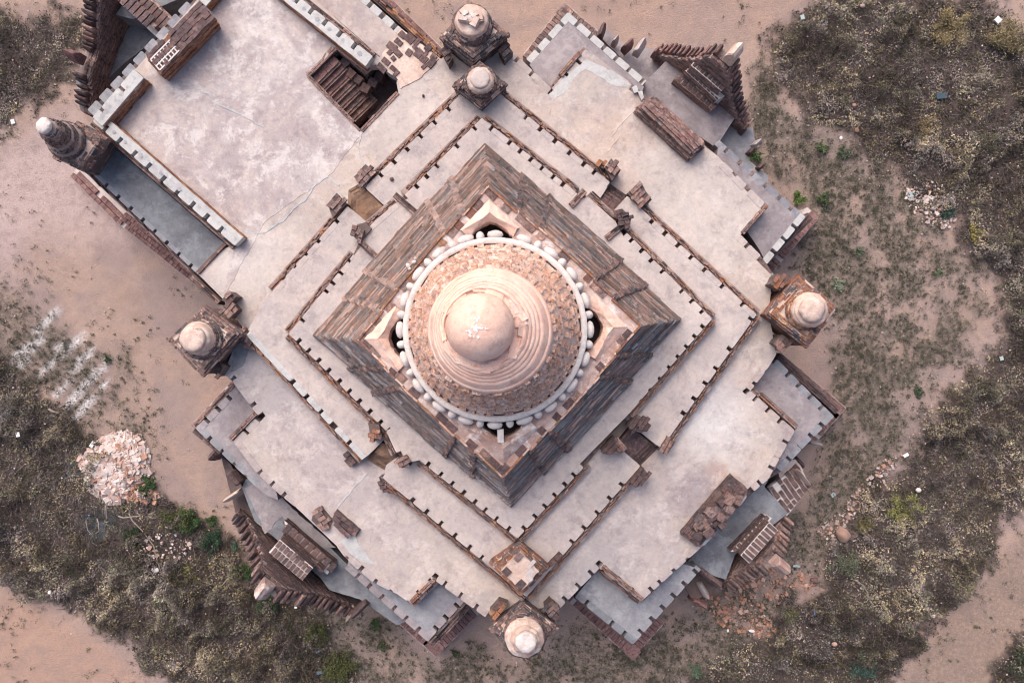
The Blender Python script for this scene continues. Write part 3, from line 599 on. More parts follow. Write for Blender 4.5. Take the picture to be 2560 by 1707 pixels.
terrace(sw_strip, 'a0:555,1110 b0:1322,325 1510,125 a0:700,930', 4.3, 0.2, 'plaster_slate',
        {0: dict(s='a0:622,1185 708,1262 792,1338 878,1414 962,1490 1045,1563 b0:1130,122 1215,195 1298,272', d=9, gap=7, rim=2, rw=4.5, rm='brick_dark', mat='plaster_blue'), 1: dict(rim=1, rw=9, dz=-.1)})
ne_strip = thing('side_aisle_roof', 'narrow pale roof strip above the stairwell along the brick-paved ledge', 'roof terrace', (0, 0, 0))
terrace(ne_strip, 'a1:700,-60 978,192 838,385 330,-60', 4.6, 0.2, 'plaster_pink',
        {0: dict(s='a1:775,30 850,110 935,180', d=16, gap=11, mat='plaster_white')})
for lab, poly, mat in (('patch', 'a2:300,640 440,500 560,400 640,440 760,500 860,575 800,590 700,560 600,490 550,470 470,530 440,600 400,640 330,680', 'plaster_white'), ('patch', 'a2:900,1010 1010,960 1240,1110 1120,1180 1060,1300 950,1180', 'plaster_floor'),
                       ('patch', 'c1:560,620 660,560 700,640 800,760 700,740 640,700', 'plaster_white'), ('patch', 'c1:1000,930 900,890 860,820 980,800 1010,850', 'plaster_pink'),
                       ('patch', 'b0:1590,810 1680,850 1640,960 1560,1000', 'plaster_blue')):
    slab('plaster_patch', poly, ZM+.008+random.uniform(0, .003), ZM-.05, mat, base, r=2.5)
# raised merlon walls round the court
def court_wall(label, a, b, cen, slots, d, z, mat='plaster_white', gap=9, face='brick_orange', ledge=True):
    a, b = P(a), P(b); n_ = inward(a, b, cen); c = W(a, z); t_ = thing('parapet_wall', label, 'parapet wall', (c.x, c.y, ZM), 'white-capped parapet walls of the large court')
    merlon_row(t_, a, b, n_, PL(slots), z, d*.56, gap, mat, h=.35)
    mb = MB(); s_ = n_; q_ = [(a[0]+s_[0]*w_+(b[0]-a[0])*f, a[1]+s_[1]*w_+(b[1]-a[1])*f) for f, w_ in ((0, d*.56), (1, d*.56), (1, d), (0, d))]
    prism(mb, [rough(q_, 14, .5)], z+.03, z-.35); mb.build('coping', mat, t_)
    mb = MB(); strip(mb, a, b, n_, 0.6, d-.6, z-.34, 4.0); mb.build('wall_core', 'brick_dark', t_)
    A, B = W((a[0]+n_[0]*(d+.9), a[1]+n_[1]*(d+.9)), z), W((b[0]+n_[0]*(d+.9), b[1]+n_[1]*(d+.9)), z)
    mb = MB(); wall_bricks(mb, A, B, ZM-.1, z-.02, (n_[0], -n_[1])); mb.build('brickwork', face, t_, kind='stuff')
    for f in (.12, .2, .31, .45, .58, .72, .9):
        c = W((a[0]+(b[0]-a[0])*f+n_[0]*d*.5, a[1]+(b[1]-a[1])*f+n_[1]*d*.5), z+.03); r_ = random.uniform(.05, .11)
        mb = MB(); mb.add([(c.x, c.y, z+.036)]+[(c.x+r_*random.uniform(.8, 1.1)*math.cos(k*.785), c.y+r_*math.sin(k*.785), z+.034) for k in range(8)], [(0, k+1, (k+1) % 8+1) for k in range(8)]); mb.build('lichen_spot', 'mortar_spot', t_)
    if ledge:
        brick_line(t_, a, b, z-.35, (-n_[0], -n_[1]), 2, 5.5, mat='brick_brown', alt=('brick_dark', .4))
        mb = MB(); strip(mb, a, b, (-n_[0], -n_[1]), 0, 11.5, z-.47, 4.0); mb.build('ledge', 'mortar_dark', t_)
    return t_
court_wall('long white merlon wall running from the far stupa down along the blue strip', 'a0:628,820', 'b0:1590,148', (800, 300),
           'a0:715,870 805,955 905,1045 1000,1130 1100,1215 1195,1305 1295,1390 1388,1475 b0:1490,40', 29, 5.5)
court_wall('white merlon wall ending above the stairwell', 'a1:150,-130', 'a1:790,385', (600, 300), 'a1:280,0 382,65 470,150 562,235 655,325', 30, 5.5)
court_wall('stepped white merlon wall on the porch side of the court', 'a0:625,795', 'a0:905,470', (500, 400), 'a0:700,755 830,610', 32, 5.7, ledge=False)
court_wall('short white wall length beyond the orange brick block, at the frame edge', 'a0:1330,-10', 'a0:1700,-440', (700, 200), 'a0:1400,-90', 30, 5.5, ledge=False)
front = thing('parapet_wall', 'row of separate grey merlons overhanging the dark porch pit', 'parapet wall', W('a0:640,740', 4.9))
for i in range(9):
    a = P('a0:%d,%d' % (590+i*76.5, 745-i*83.5)); b = P('a0:%d,%d' % (590+i*76.5+62, 745-i*83.5-67))
    n_ = inward(a, b, (500, 400)); merlon_row(front, a, b, n_, [], 4.85, 26, mat='plaster_blue', h=.3)
mb = MB(); strip(mb, 'a0:610,735', 'a0:1330,-40', inward(P('a0:610,735'), P('a0:1330,-40'), (500, 400)), 5, 26, 4.5, .2); mb.build('wall_core', 'mortar_dark', front)
# upper terraces
def upper(label, poly, z, edges, group, name='upper_terrace'):
    pp = PL(poly); c = W(pp[0], z); t_ = thing(name, label, 'terrace', (c.x, c.y, ZM), group)
    terrace(t_, poly, z, ZM-.3 if z < 6 else Z1-.3, 'plaster_upper', edges, depth=12, rim_alt=('brick_orange', .25), core_drop=.5); return t_
g1 = 'middle-level terrace pieces around the tower'
rb = dict(gap=8, rim=3, rw=5, L=.25)
upper('middle terrace corner piece behind the small top stupa', 'a1:735,1268 1505,520 a2:716,1235 652,1338 600,1290 p:1250,760 a1:850,1375', Z1,
      {0: dict(s='a1:1270,705 1185,805 1097,905 1012,1000 928,1090 840,1180', **rb), 1: dict(s='a2:180,750 275,835 370,920 465,1005 555,1088 628,1140', **rb)}, g1)
upper('middle terrace corner piece facing the right-hand stupa', 'a2:833,1325 b2:1705,612 1060,1515 920,1405 860,1352 p:1300,800 a2:750,1415', Z1,
      {0: dict(s='a2:1010,1485 b2:1105,45 1193,125 1283,205 1378,285 1500,395 1615,540', **rb), 1: dict(s='b2:1670,640 1530,850 1440,980 1360,1075 1280,1175 1195,1265', **rb)}, g1)
upper('middle terrace corner piece above the bottom stupa', 'c2:922,100 150,985 c1:855,180 880,95 950,45 p:1250,1040 c2:760,-45 815,8', Z1,
      {0: dict(s='c2:790,222 705,312 620,408 535,512 447,600 350,700', **rb), 1: dict(s='c1:1510,740 1437,660 1345,572 1250,490 1155,410 1065,325', **rb)}, g1)
upper('middle terrace corner piece touching the left-hand stupa, with a repaired pale edge', 'a1:622,1395 b1:112,455 62,505 b0:1660,745 c1:720,62 800,-10 p:1200,850 a1:740,1492', Z1,
      {0: dict(s='a1:540,1490 b1:430,125 350,215 275,300 205,380', **rb), 3: dict(s='c1:610,-40 520,-185 b1:520,1385 420,1285 315,1190 220,1095', gap=8, rim=2, rw=5, mat='plaster_white', d=13)}, g1)
t2 = upper('upper terrace ringing the foot of the tower with small slots along its rim', 'a1:1525,800 a2:485,1298 560,1325 755,1500 b2:830,60 1405,640 840,1285 c2:560,85 90,588 c1:1108,62 1040,75 950,15 b1:880,1395 222,740 660,205 705,100 a1:765,1530 950,1368 1005,1320', Z2,
      {0: dict(s='a1:1580,880 1725,950 a2:125,1000 203,1050 272,1115 345,1178 410,1230', **rb), 4: dict(s='b2:855,115 925,185 1000,240 1080,310 1205,450 1265,525 1330,600', **rb), 2: dict(s='', **rb),
       5: dict(s='b2:1345,695 1295,765 1240,835 1185,905 1140,990 1070,1060 1010,1140 945,1210', **rb), 7: dict(s='c2:550,105 487,175 428,240 350,305 280,375 215,445 130,515', **rb),
       8: dict(s='c1:1718,515 1640,440 1560,385 1480,345 1390,300 1315,235 1245,165 1160,95', **rb), 12: dict(s='b1:830,1350 755,1280 680,1215 615,1145 535,1090 480,1000 410,935 370,840 300,780', **rb),
       13: dict(s='b1:300,640 430,420 500,385 565,325 625,245', **rb), 15: dict(s='', **rb), 16: dict(s='', **rb), 11: dict(s='', **rb), 18: dict(s='a1:1080,1255 1140,1180 1205,1105 1355,985 1485,875', **rb)}, None, 'top_terrace')
# cross walls that close off the stair bays on the upper terrace
cw = 'brick cross walls on the upper terrace'
for lab, a, b in (('brick cross wall between the plastered bay and the terrace, upper left of the dome', 'a1:935,1315', 'a1:1080,1440'), ('brick cross wall left of the pale bay on the upper left side', 'b1:700,120', 'b1:812,225'),
                  ('brick cross wall on the upper right, beside the open stair pit', 'a2:545,1285', 'a2:450,1390'), ('brick cross wall nearest the tower on the right side of the bay', 'a2:830,1500', 'b2:690,95'),
                  ('dark rough brick cross wall at the lower right bay', 'b2:750,1450', 'b2:820,1530')):
    n_ = inward(P(a), P(b), (P(a)[0]+50, P(a)[1]-8)); c = W(a, Z2); t_ = thing('cross_wall', lab, 'brick wall', (c.x, c.y, Z2), cw)
    brick_line(t_, a, b, Z2+.14, n_, 3, 5, mat='brick_brown', off=-7, alt=('brick_dark', .3)); mb = MB(); strip(mb, a, b, n_, -7, 8, Z2+.05, Z2-.3); mb.build('wall_core', 'mortar_dark', t_)
# open stair pits between the middle terrace pieces
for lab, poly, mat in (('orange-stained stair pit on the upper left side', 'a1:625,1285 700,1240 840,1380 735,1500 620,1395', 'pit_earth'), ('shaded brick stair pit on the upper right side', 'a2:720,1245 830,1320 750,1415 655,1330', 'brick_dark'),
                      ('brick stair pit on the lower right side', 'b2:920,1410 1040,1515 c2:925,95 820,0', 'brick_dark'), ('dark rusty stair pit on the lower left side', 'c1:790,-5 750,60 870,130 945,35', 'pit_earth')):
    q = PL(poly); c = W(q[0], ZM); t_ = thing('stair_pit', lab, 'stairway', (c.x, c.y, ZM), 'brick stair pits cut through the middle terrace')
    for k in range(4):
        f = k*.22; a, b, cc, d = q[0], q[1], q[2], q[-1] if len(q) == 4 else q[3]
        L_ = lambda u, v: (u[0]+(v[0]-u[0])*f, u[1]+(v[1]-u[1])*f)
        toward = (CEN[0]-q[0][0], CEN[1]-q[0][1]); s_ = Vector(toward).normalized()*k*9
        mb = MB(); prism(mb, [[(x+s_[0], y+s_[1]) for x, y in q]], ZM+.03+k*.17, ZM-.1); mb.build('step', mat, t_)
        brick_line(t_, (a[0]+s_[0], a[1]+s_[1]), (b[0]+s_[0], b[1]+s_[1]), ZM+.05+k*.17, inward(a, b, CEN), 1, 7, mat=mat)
# ruined end blocks and piers beside the pits
PIER = 'ruined brick piers flanking the stair pits'
def rubble_block(name, label, cat, poly, z0, z1, mat='brick_brown', group=None, n=None, alt=None, core='mortar_dark'):
    q = PL(poly); cx = sum(p[0] for p in q)/len(q); cy = sum(p[1] for p in q)/len(q); c = W((cx, cy), z0)
    t_ = thing(name, label, cat, c, group)
    mb = MB(); prism(mb, [rough(q, 8, 1.2)], z1, z0-.1); mb.build('rubble_core', core, t_)
    a, b = q[0], q[1]; L = math.dist(a, b); ux, uy = (b[0]-a[0])/L, (b[1]-a[1])/L; nn = inward(a, b, (cx, cy)); D = max((p[0]-a[0])*nn[0]+(p[1]-a[1])*nn[1] for p in q)
    rz = math.atan2(-uy, ux); s = M1(z1)
    X = [p[0] for p in q]; r = 0; v = 0
    while v < D-3:
        rw = random.uniform(9, 13); u = -random.uniform(0, 12)
        while u < L+30:
            l = random.uniform(12, 24); x, y = a[0]+ux*(u+l/2)+nn[0]*(v+rw/2), a[1]+uy*(u+l/2)+nn[1]*(v+rw/2)
            if bool(inpoly(np.array([x]), np.array([y]), q)[0]) and random.random() > .06:
                h = random.uniform(.08, .18); cc = W((x, y), z1)
                put(unit_brick(alt[0] if alt and random.random() < alt[1] else mat), 'brick', t_, (cc.x, cc.y, z1+h/2-.03+random.uniform(0, .03)), ((l-1)/s, (rw-1)/s, h), rz+random.uniform(-.08, .08))
            u += l
        v += rw
    return t_
for lab, poly, z1, mat in (('crumbling grey pier at the upper side of the orange stair pit', 'a1:660,1195 740,1110 800,1165 730,1270', 5.75, 'brick_brown'), ('broken pier capped with grey mortar, lower side of the orange stair pit', 'a1:485,1385 545,1310 615,1375 520,1470', 5.75, 'brick_brown'),
                           ('tall square pier at the top of the upper right stair pit', 'a2:680,1130 725,1070 790,1150 730,1220', 5.8, 'brick_brown'), ('orange capped stone on the rim beside the upper right pier', 'a2:625,1100 645,1075 690,1105 665,1140', 5.78, 'brick_orange'),
                           ('stepped pier with pale block below the upper right stair pit', 'a2:835,1305 915,1225 1000,1350 930,1400', 5.8, 'brick_brown'), ('jagged brick pier on the lower right terrace end', 'c2:850,200 930,100 985,170 900,245', 5.75, 'brick_dark'),
                           ('small broken pier at the lower end of the right terrace piece', 'b2:1045,1530 1100,1430 1160,1470 1100,1560', 5.75, 'brick_brown'), ('dark stub of brick below the lower left stair pit', 'c1:590,20 640,-20 720,60 655,105', 5.2, 'brick_dark'),
                           ('broken brick lip right of the lower left stair pit', 'c1:840,170 860,165 950,270 900,290 845,240', 5.4, 'brick_dark'), ('tan boulder-like block on the upper terrace corner, lower left', 'b1:755,1345 830,1355 850,1440 785,1480', 6.4, 'brick_orange'),
                           ('dark brick stack on the upper terrace beside the lower right bay', 'b2:840,1370 900,1290 975,1330 960,1400 925,1410', 6.4, 'brick_dark'), ('low brick stack left of the lower right bay', 'b2:660,1530 750,1440 820,1510 790,1560 c2:680,20', 6.38, 'brick_dark'),
                           ('brown brick lump at the lower end of the pale bay', 'c1:945,60 1000,30 1040,105 985,115', 6.35, 'brick_brown'), ('brick stack at the outer corner of the upper left bay', 'a1:655,1530 b1:640,60 700,130 780,30 a1:740,1500', 6.36, 'brick_brown'),
                           ('brick stack where the upper right bay meets its cross wall', 'a2:760,1420 800,1410 860,1470 840,1568 780,1510', 6.36, 'brick_dark')):
    rubble_block('brick_pier', lab, 'brick pier', poly, ZM if z1 < 6 else Z1, z1, mat, PIER)
# ------------------------------------------------------------------ brick aprons on the ground and ledges
def apron(label, a, b, out_pt, z, width, rows, L=.20, mat='brick_rosy', wide=None):
    """header bricks side by side along a->b; each brick is 'width/rows' deep"""
    a, b = P(a), P(b); n_ = inward(a, b, out_pt); s = M1(z); c = W(a, 0); t_ = thing('brick_apron', label, 'brick plinth', (c.x, c.y, 0), 'header-brick plinth courses round the temple foot')
    mb = MB(); strip(mb, a, b, n_, -.5, width+14, z-.09, 0); mb.build('mortar_bed', 'mortar', t_)
    Lp = math.dist(a, b); ux, uy = (b[0]-a[0])/Lp, (b[1]-a[1])/Lp; rz = math.atan2(-uy, ux); rw = width/rows
    for r in range(rows):
        q = (r % 2)*L*s*.5
        while q < Lp-2:
            l = L*s*random.uniform(.9, 1.1); m_ = q+l/2; o_ = rw*(r+.5); c = W((a[0]+ux*m_+n_[0]*o_, a[1]+uy*m_+n_[1]*o_), z)
            if random.random() > .02: put(unit_brick(mat), 'brick', t_, (c.x, c.y, z-.05-r*.0+random.uniform(-.012, .012)), ((l-1.3)/s, (rw-1.2)/s, .12), rz)
            q += l
apron('header-brick plinth edge at the right of the left-leaning low corner', 'a3:400,1470', 'b3:85,325', (1850, 640), 1.2, 26, 1)
apron('header-brick plinth edge down from the right-hand stupa', 'b3:155,880', 'b3:580,1240', (1900, 1050), 1.2, 24, 1)
apron('short plinth edge turning back under the blue-grey corner', 'b3:580,1245', 'b3:370,1480', (1950, 950), 1.2, 22, 1)
apron('plinth edge left of the bottom tip of the slate corner', 'c2:420,1000', 'c2:865,1405', (1600, 1400), 1.0, 30, 1)
apron('plinth edge right of the bottom tip of the slate corner', 'c2:865,1405', 'c2:1085,1160', (1560, 1400), 1.0, 30, 1)
apron('wide brick plinth right of the grey corner by the bottom stupa', 'c1:1215,1390', 'c1:1515,1090', (960, 1500), 1.0, 40, 1)
apron('brick plinth edge left of the tip of the grey corner', 'c1:965,1165', 'c1:1215,1390', (1150, 1450), 1.0, 26, 1)
apron('plinth edge of the mauve corner facing the open ground', 'b0:1290,1360', 'b0:1580,1045', (600, 1100), 1.0, 26, 1)
apron('long low plinth on open ground beside the blue strip', 'b0:790,-10', 'b0:1330,420', (700, 500), .6, 34, 3)
apron('upper broken length of the long low plinth, near the far stupa', 'a0:470,1190', 'a0:780,1500', (500, 350), .5, 26, 2, L=.3)
apron('plinth edge above the blunt-tipped corner', 'a2:410,20', 'a2:130,370', (1450, 200), 1.0, 26, 1, mat='brick_brown')
apron('short plinth edge right of the blunt tip', 'a2:405,25', 'a2:640,215', (1400, 200), 1.0, 22, 1, mat='brick_brown')
apron('broad three-course brick plinth by the upper stupas', 'a1:890,-30', 'a1:1270,340', (1060, 400), 1.6, 46, 4, L=.3, mat='brick_rosy')
for lab, a, b, side, z, rows, mat in (('weathered brick kerb behind the two weeds, right low corner', 'a3:355,1470', 'b3:20,290', (1850, 640), 3.7, 3, 'brick_dark'), ('weathered brick kerb on the right-hand low corner', 'b3:135,880', 'b3:540,1250', (1900, 1100), 3.7, 3, 'brick_dark'),
                                ('mossy brick kerb beside the tip of the slate corner', 'c2:480,985', 'c2:870,1310', (1590, 1600), 3.7, 2, 'brick_black'), ('brick kerb next to the tip of the grey corner', 'c1:1170,1300', 'c1:1445,1000', (1190, 1600), 3.7, 3, 'brick_brown'),
                                ('dark brick kerb around the left tip of the mauve corner', 'b0:1318,1382', 'c0:1500,0', (500, 1200), 3.7, 2, 'brick_brown'), ('ruined brick kerb above the stairs by the outer stupa', 'a1:770,-30', 'a1:1240,390', (1100, 0), 3.9, 3, 'brick_orange'),
                                ('dusty brick kerb between court and left-hand stupa', 'b0:1300,345', 'b0:1490,520', (500, 800), 4.6, 2, 'brick_brown'), ('brick kerb across the end of the blue strip', 'b0:1330,330', 'b0:1520,130', (700, 700), 5.1, 1, 'brick_brown')):
    pa = P(a); c = W(a, z); t_ = thing('brick_kerb', lab, 'brick kerb', (c.x, c.y, 0), 'weathered brick kerbs below the roof edges')
    n_ = inward(P(a), P(b), side); brick_line(t_, a, b, z, n_, rows, 5.5, mat=mat, alt=('brick_dark', .3)); mb = MB(); strip(mb, a, b, n_, -4, rows*5.5+.5, z-.11, 0.1); mb.build('moulding', 'mortar_dark', t_)
# thin brick walls standing on the roof corners
for lab, a, b in (('thin brick wall stub inside the blunt-tipped low corner', 'a2:370,500', 'a2:505,345'), ('thin brick wall closing the main roof edge beside the right low corner', 'a2:1765,1375', 'a2:1600,1565'), ('mossy brick wall end across the blue-grey corner', 'b3:0,1165', 'b3:240,1385'),
                  ('dark brick wall line across the slate corner', 'c2:655,790', 'c2:930,1018'), ('thin brick wall from the main roof into the grey corner', 'c1:1055,1035', 'c1:1215,878'), ('thin brick wall dividing the mauve corner', 'b0:1565,1465', 'b0:1738,1290')):
    ctr = (P(a)[0]+P(b)[0])/2, (P(a)[1]+P(b)[1])/2; n_ = inward(P(a), P(b), (1e4*(1 if ctr[0] > 1280 else -1)+1280, ctr[1])); c = W(a, ZM); t_ = thing('roof_wall', lab, 'brick wall', (c.x, c.y, ZL), 'thin brick walls on the roof corners')
    brick_line(t_, a, b, ZM+.10, n_, 2, 5.5, mat='brick_brown', off=0, alt=('brick_orange', .3)); mb = MB(); strip(mb, a, b, n_, -.5, 12, ZM-.01, ZL-.3); mb.build('wall_core', 'mortar_dark', t_)
# ------------------------------------------------------------------ stairwell in the court
st = thing('stairwell', 'open stairwell with worn brick steps going down into the dark', 'stairs', W('a1:600,600', ZM))
dn = Vector((P('a1:712,885')[0]-P('a1:350,515')[0], P('a1:712,885')[1]-P('a1:350,515')[1])); Ls = dn.length; dn /= Ls
cr = Vector((dn.y, -dn.x)); o0 = P('a1:372,520')
for k in range(7):
    z = ZM-.28-k*.22; t0 = 3+k*21.5; q = [(o0[0]+dn.x*t0+cr.x*0, o0[1]+dn.y*t0+cr.y*0), (o0[0]+dn.x*(t0+26), o0[1]+dn.y*(t0+26)), (o0[0]+dn.x*(t0+26)+cr.x*78, o0[1]+dn.y*(t0+26)+cr.y*78), (o0[0]+dn.x*t0+cr.x*78, o0[1]+dn.y*t0+cr.y*78)]
    stp = slab('step', q, z, z-.8, 'brick_brown', st, r=.5)
    for j in range(4):
        p_ = (o0[0]+dn.x*(t0+11)+cr.x*(9+19*j), o0[1]+dn.y*(t0+11)+cr.y*(9+19*j)); c = W(p_, z); put(unit_brick('brick_rosy' if k < 3 else 'brick_brown'), 'brick', stp, (c.x, c.y, z+.01), (18/M1(z), 20/M1(z), .1), math.atan2(dn.x, dn.y)+R(90)*0+math.atan2(-cr.y, cr.x)-math.atan2(dn.x, dn.y))
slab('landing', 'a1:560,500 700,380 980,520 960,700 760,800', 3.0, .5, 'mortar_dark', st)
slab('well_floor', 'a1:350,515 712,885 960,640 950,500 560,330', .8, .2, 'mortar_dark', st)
for a, b in (('a1:350,515', 'a1:712,885'), ('a1:345,515', 'a1:535,325'), ('a1:712,885', 'a1:960,625')):
    n_ = inward(P(a), P(b), P('a1:650,560')); brick_line(st, a, b, ZM+.05, (-n_[0], -n_[1]), 2, 5.5, mat='brick_brown', off=-6)
mb = MB()
for a, b in (('a1:535,325', 'a1:350,515'), ('a1:535,325', 'a1:725,470')):
    A, B = W(a, ZM), W(b, ZM); n_ = inward(P(a), P(b), P('a1:600,600')); wall_bricks(mb, A, B, 1.5, ZM-.02, (n_[0], -n_[1]))
mb.build('brickwork', 'brick_brown', st, kind='stuff')
for k, (x, y) in enumerate(((600, 435), (640, 500), (690, 540), (740, 600), (790, 560), (830, 520), (860, 470))):
    c = W('a1:%d,%d' % (x, y), 4.4-.1*k); put(unit_brick('brick_dark'), 'brick', st, (c.x, c.y, 4.3-.12*k), (.36, .34, .5), R(-42+k*4))
pv = thing('rubble_paving', 'patch of exposed dark stones in cream mortar near the outer stupa', 'paving', W('a1:1050,350', ZM))
slab('mortar_bed', 'a1:985,195 1235,400 1120,520 975,600 945,520 860,430 850,370', ZM+.03, ZM-.1, 'plaster_cream', pv, r=2)
for x, y, l, w_ in ((920, 320, 70, 45), (960, 365, 60, 40), (990, 240, 50, 40), (1040, 265, 70, 55), (905, 360, 30, 30), (965, 290, 55, 35), (1035, 360, 45, 40), (1100, 365, 60, 50), (1135, 405, 45, 45), (1185, 430, 65, 45), (880, 420, 55, 35), (930, 470, 50, 30), (965, 370, 35, 25), (1165, 330, 50, 40), (1090, 290, 50, 30), (1135, 455, 35, 25), (930, 400, 30, 30), (850, 465, 70, 40), (1145, 370, 40, 25), (1200, 390, 40, 35), (1075, 325, 35, 25), (950, 500, 45, 25)):
    c = W('a1:%d,%d' % (x, y), ZM); put(unit_brick('brick_header'), 'stone', pv, (c.x, c.y, ZM+.03), (l/2.7/M1(ZM), w_/2.7/M1(ZM), .09), random.choice((R(-42), R(48), R(-40), R(50)))+random.uniform(-.1, .1))
# ------------------------------------------------------------------ tower
tower = thing('temple_tower', 'square brick tower under the dome, courses stepping inward on four sides', 'tower', W((1246, 815), Z2))
def side_pts(A, B, offs):
    n_ = inward(A, B, CEN); dx, dy = B[0]-A[0], B[1]-A[1]; out = [A]
    for f, o in offs: out.append((A[0]+dx*f-n_[0]*o, A[1]+dy*f-n_[1]*o))
    return out
OF = [(.19, 0), (.19, 7), (.32, 7), (.32, 13), (.68, 13), (.68, 7), (.81, 7), (.81, 0)]
BC = [(786, 837), (1212, 362), (1700, 797), (1278, 1264)]; TC = [(897, 850), (1221, 468), (1600, 814), (1257, 1191)]
def tower_poly(Cn, k): return [p for i in range(4) for p in side_pts(Cn[i], Cn[(i+1) % 4], [(f, o*k) for f, o in OF])]
ZT0, ZT1 = 6.3, 9.0
def wpoly(Cn, k, z): return [W(p, z) for p in tower_poly(Cn, k)]
PB, PT = wpoly(BC, 1, ZT0), wpoly(TC, .7, ZT1); NP = len(PB)
NC = 36
def tw(f, inset=0.0):
    e = f**1.06; bulge = .05*math.sin(f*math.pi*5)
    P_ = [(a.x+(b.x-a.x)*e, a.y+(b.y-a.y)*e) for a, b in zip(PB, PT)]
    cx = sum(p[0] for p in P_)/NP; cy = sum(p[1] for p in P_)/NP
    r = 1-(inset-bulge)/6
    return [(cx+(p[0]-cx)*r, cy+(p[1]-cy)*r) for p in P_]
core = MB(); k0 = None
lv = [[(x, y, ZT0-.1 if i == 0 else ZT0+(ZT1-ZT0)*i/12) for x, y in tw(i/12, .13)] for i in range(13)]
for i, ring in enumerate(lv):
    core.v += ring
    if i:
        for j in range(NP):
            a, b = (i-1)*NP+j, (i-1)*NP+(j+1) % NP; core.f.append((b, a, a+NP, b+NP))
core.build('tower_core', 'brick_black', tower)
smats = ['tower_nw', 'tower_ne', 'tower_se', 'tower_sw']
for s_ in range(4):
    mb = MB(); rib = MB(); shd = MB()
    for i in range(NC):
        f = i/NC; z = ZT0+(ZT1-ZT0)*f; h = (ZT1-ZT0)/NC; P_ = tw(f, random.uniform(-.035, .035)+(0, -.015)[i % 2]); mb_ = shd if i % 2 else mb
        for e in range(9):
            j = s_*9+e; a, b = P_[j % NP], P_[(j+1) % NP]; L = math.dist(a, b)
            if L < .02: continue
            rz = math.atan2(b[1]-a[1], b[0]-a[0]); nx, ny = (b[1]-a[1])/L, -(b[0]-a[0])/L
            if nx*(a[0]+.5)+ny*(a[1]-.5) > 0: nx, ny = -nx, -ny     # inward
            q = -random.uniform(0, .3)
            while q < L:
                l = random.choice((.3, .5, .9, 1.5))*random.uniform(.7, 1.1); q0, q1 = max(q, 0), min(q+l, L); q += l
                if q1-q0 < .05 or random.random() < .08: continue
                m_ = (q0+q1)/2/L; o_ = .10+random.uniform(-.03, .04)
                mb_.box((a[0]+(b[0]-a[0])*m_+nx*o_, a[1]+(b[1]-a[1])*m_+ny*o_, z+h/2), (q1-q0-.012, .22, h*random.uniform(.8, 1.1)), rz, jit=.018)
        for e, sgn in ((1, 1), (3, 1), (5, -1), (7, -1)):
            j = s_*9+e; p = P_[(j if sgn > 0 else j+1) % NP]; rib_d = random.uniform(-.02, .02)
            if random.random() < .93: rib.box((p[0]+rib_d, p[1]+rib_d, z+h/2), (.24, .20, h*.95), math.atan2(-1, 1)+random.uniform(-.3, .3)+s_*math.pi/2, jit=.03)
    mb.build('brick_face', smats[s_], tower, kind='stuff'); shd.build('painted_shade_courses', smats[s_].replace('tower', 'painted_shade'), tower, kind='stuff'); rib.build('ribs', 'brick_black' if s_ else 'tower_nw', tower, kind='stuff')
tp = tower_poly(TC, .7)
def lobed(tip, ud, scale=1.0):
    """corner void + plaster squinch in a local frame: d inward from tip, l sideways"""
    (ux, uy), (vx, vy) = ud; F_ = lambda d, l: (tip[0]+ux*d*scale+vx*l*scale, tip[1]+uy*d*scale+vy*l*scale)
    hole = [F_(*q) for q in ((62, -6), (60, 10), (82, 42), (105, 64), (140, 55), (140, -50), (104, -52), (84, -40))]
    outer = [F_(*q) for q in ((86, -86), (0, 0), (80, 84))]
    ridge = [F_(*q) for q in ((88, -80), (66, -44), (52, -18), (36, 0), (52, 20), (64, 46), (82, 78))]
    inner = [F_(*q) for q in ((108, -60), (84, -40), (70, -22), (62, 0), (66, 20), (82, 42), (106, 66))]
    return hole, outer, ridge, inner
corners = [((908, 847), ((1, 0), (0, -1)), 1.0), ((1223, 499), ((0.02, 1), (1, 0)), .88), ((1570, 817), ((-1, 0.02), (0, 1)), 1.0), ((1259, 1160), ((-.02, -1), (-1, 0)), 1.05)]
LB = [lobed(*c) for c in corners]
mb = MB(); prism(mb, [rough(offset_poly(tp, [-3]*len(tp))[0], 12, 1.0)]+[rough(l[0], 8, 1.5) for l in LB], ZT1+.07, ZT1-.5)
mb.build('top_ledge', 'plaster_ledge', tower)
mb = MB(); prism(mb, [[(CEN[0]+(x-CEN[0])*.9, CEN[1]+(y-CEN[1])*.9) for x, y in tp]], 7.4, 7.0); mb.build('void_floor', 'mortar_dark', tower)
for i, l in enumerate(LB):
    mb = MB(); hole, outer, ridge, inner = l
    n = 7; oi = [0, .33, .66, 1, 1.33, 1.66, 2]
    def lp(t_): k = min(int(t_), 1); f = t_-k; a, b = outer[k], outer[k+1]; return (a[0]+(b[0]-a[0])*f, a[1]+(b[1]-a[1])*f)
    vs = [W(lp(q), ZT1+.08) for q in oi]+[W(q, ZT1+.42-.16*abs(k-3)/3) for k, q in enumerate(ridge)]+[W(q, ZT1+.10) for q in inner]+[Vector((W(q, ZT1).x, W(q, ZT1).y, ZT1-.7)) for q in inner]
    fs = []
    for r in range(3):
        for k in range(n-1): a = r*n+k; fs.append((a, a+1, a+n+1, a+n) if i % 2 else (a+n, a+n+1, a+1, a))
    mb.add(vs, fs); o = mb.build('squinch', 'plaster_rose' if i != 3 else 'plaster_ledge', tower)
    md = o.modifiers.new('s', 'SUBSURF'); md.subdivision_type = 'SIMPLE'; md.levels = md.render_levels = 3
    tx_ = bpy.data.textures.get('rough') or bpy.data.textures.new('rough', 'CLOUDS'); tx_.noise_scale = .25
    dm = o.modifiers.new('d', 'DISPLACE'); dm.texture = tx_; dm.strength = .07; dm.mid_level = .5
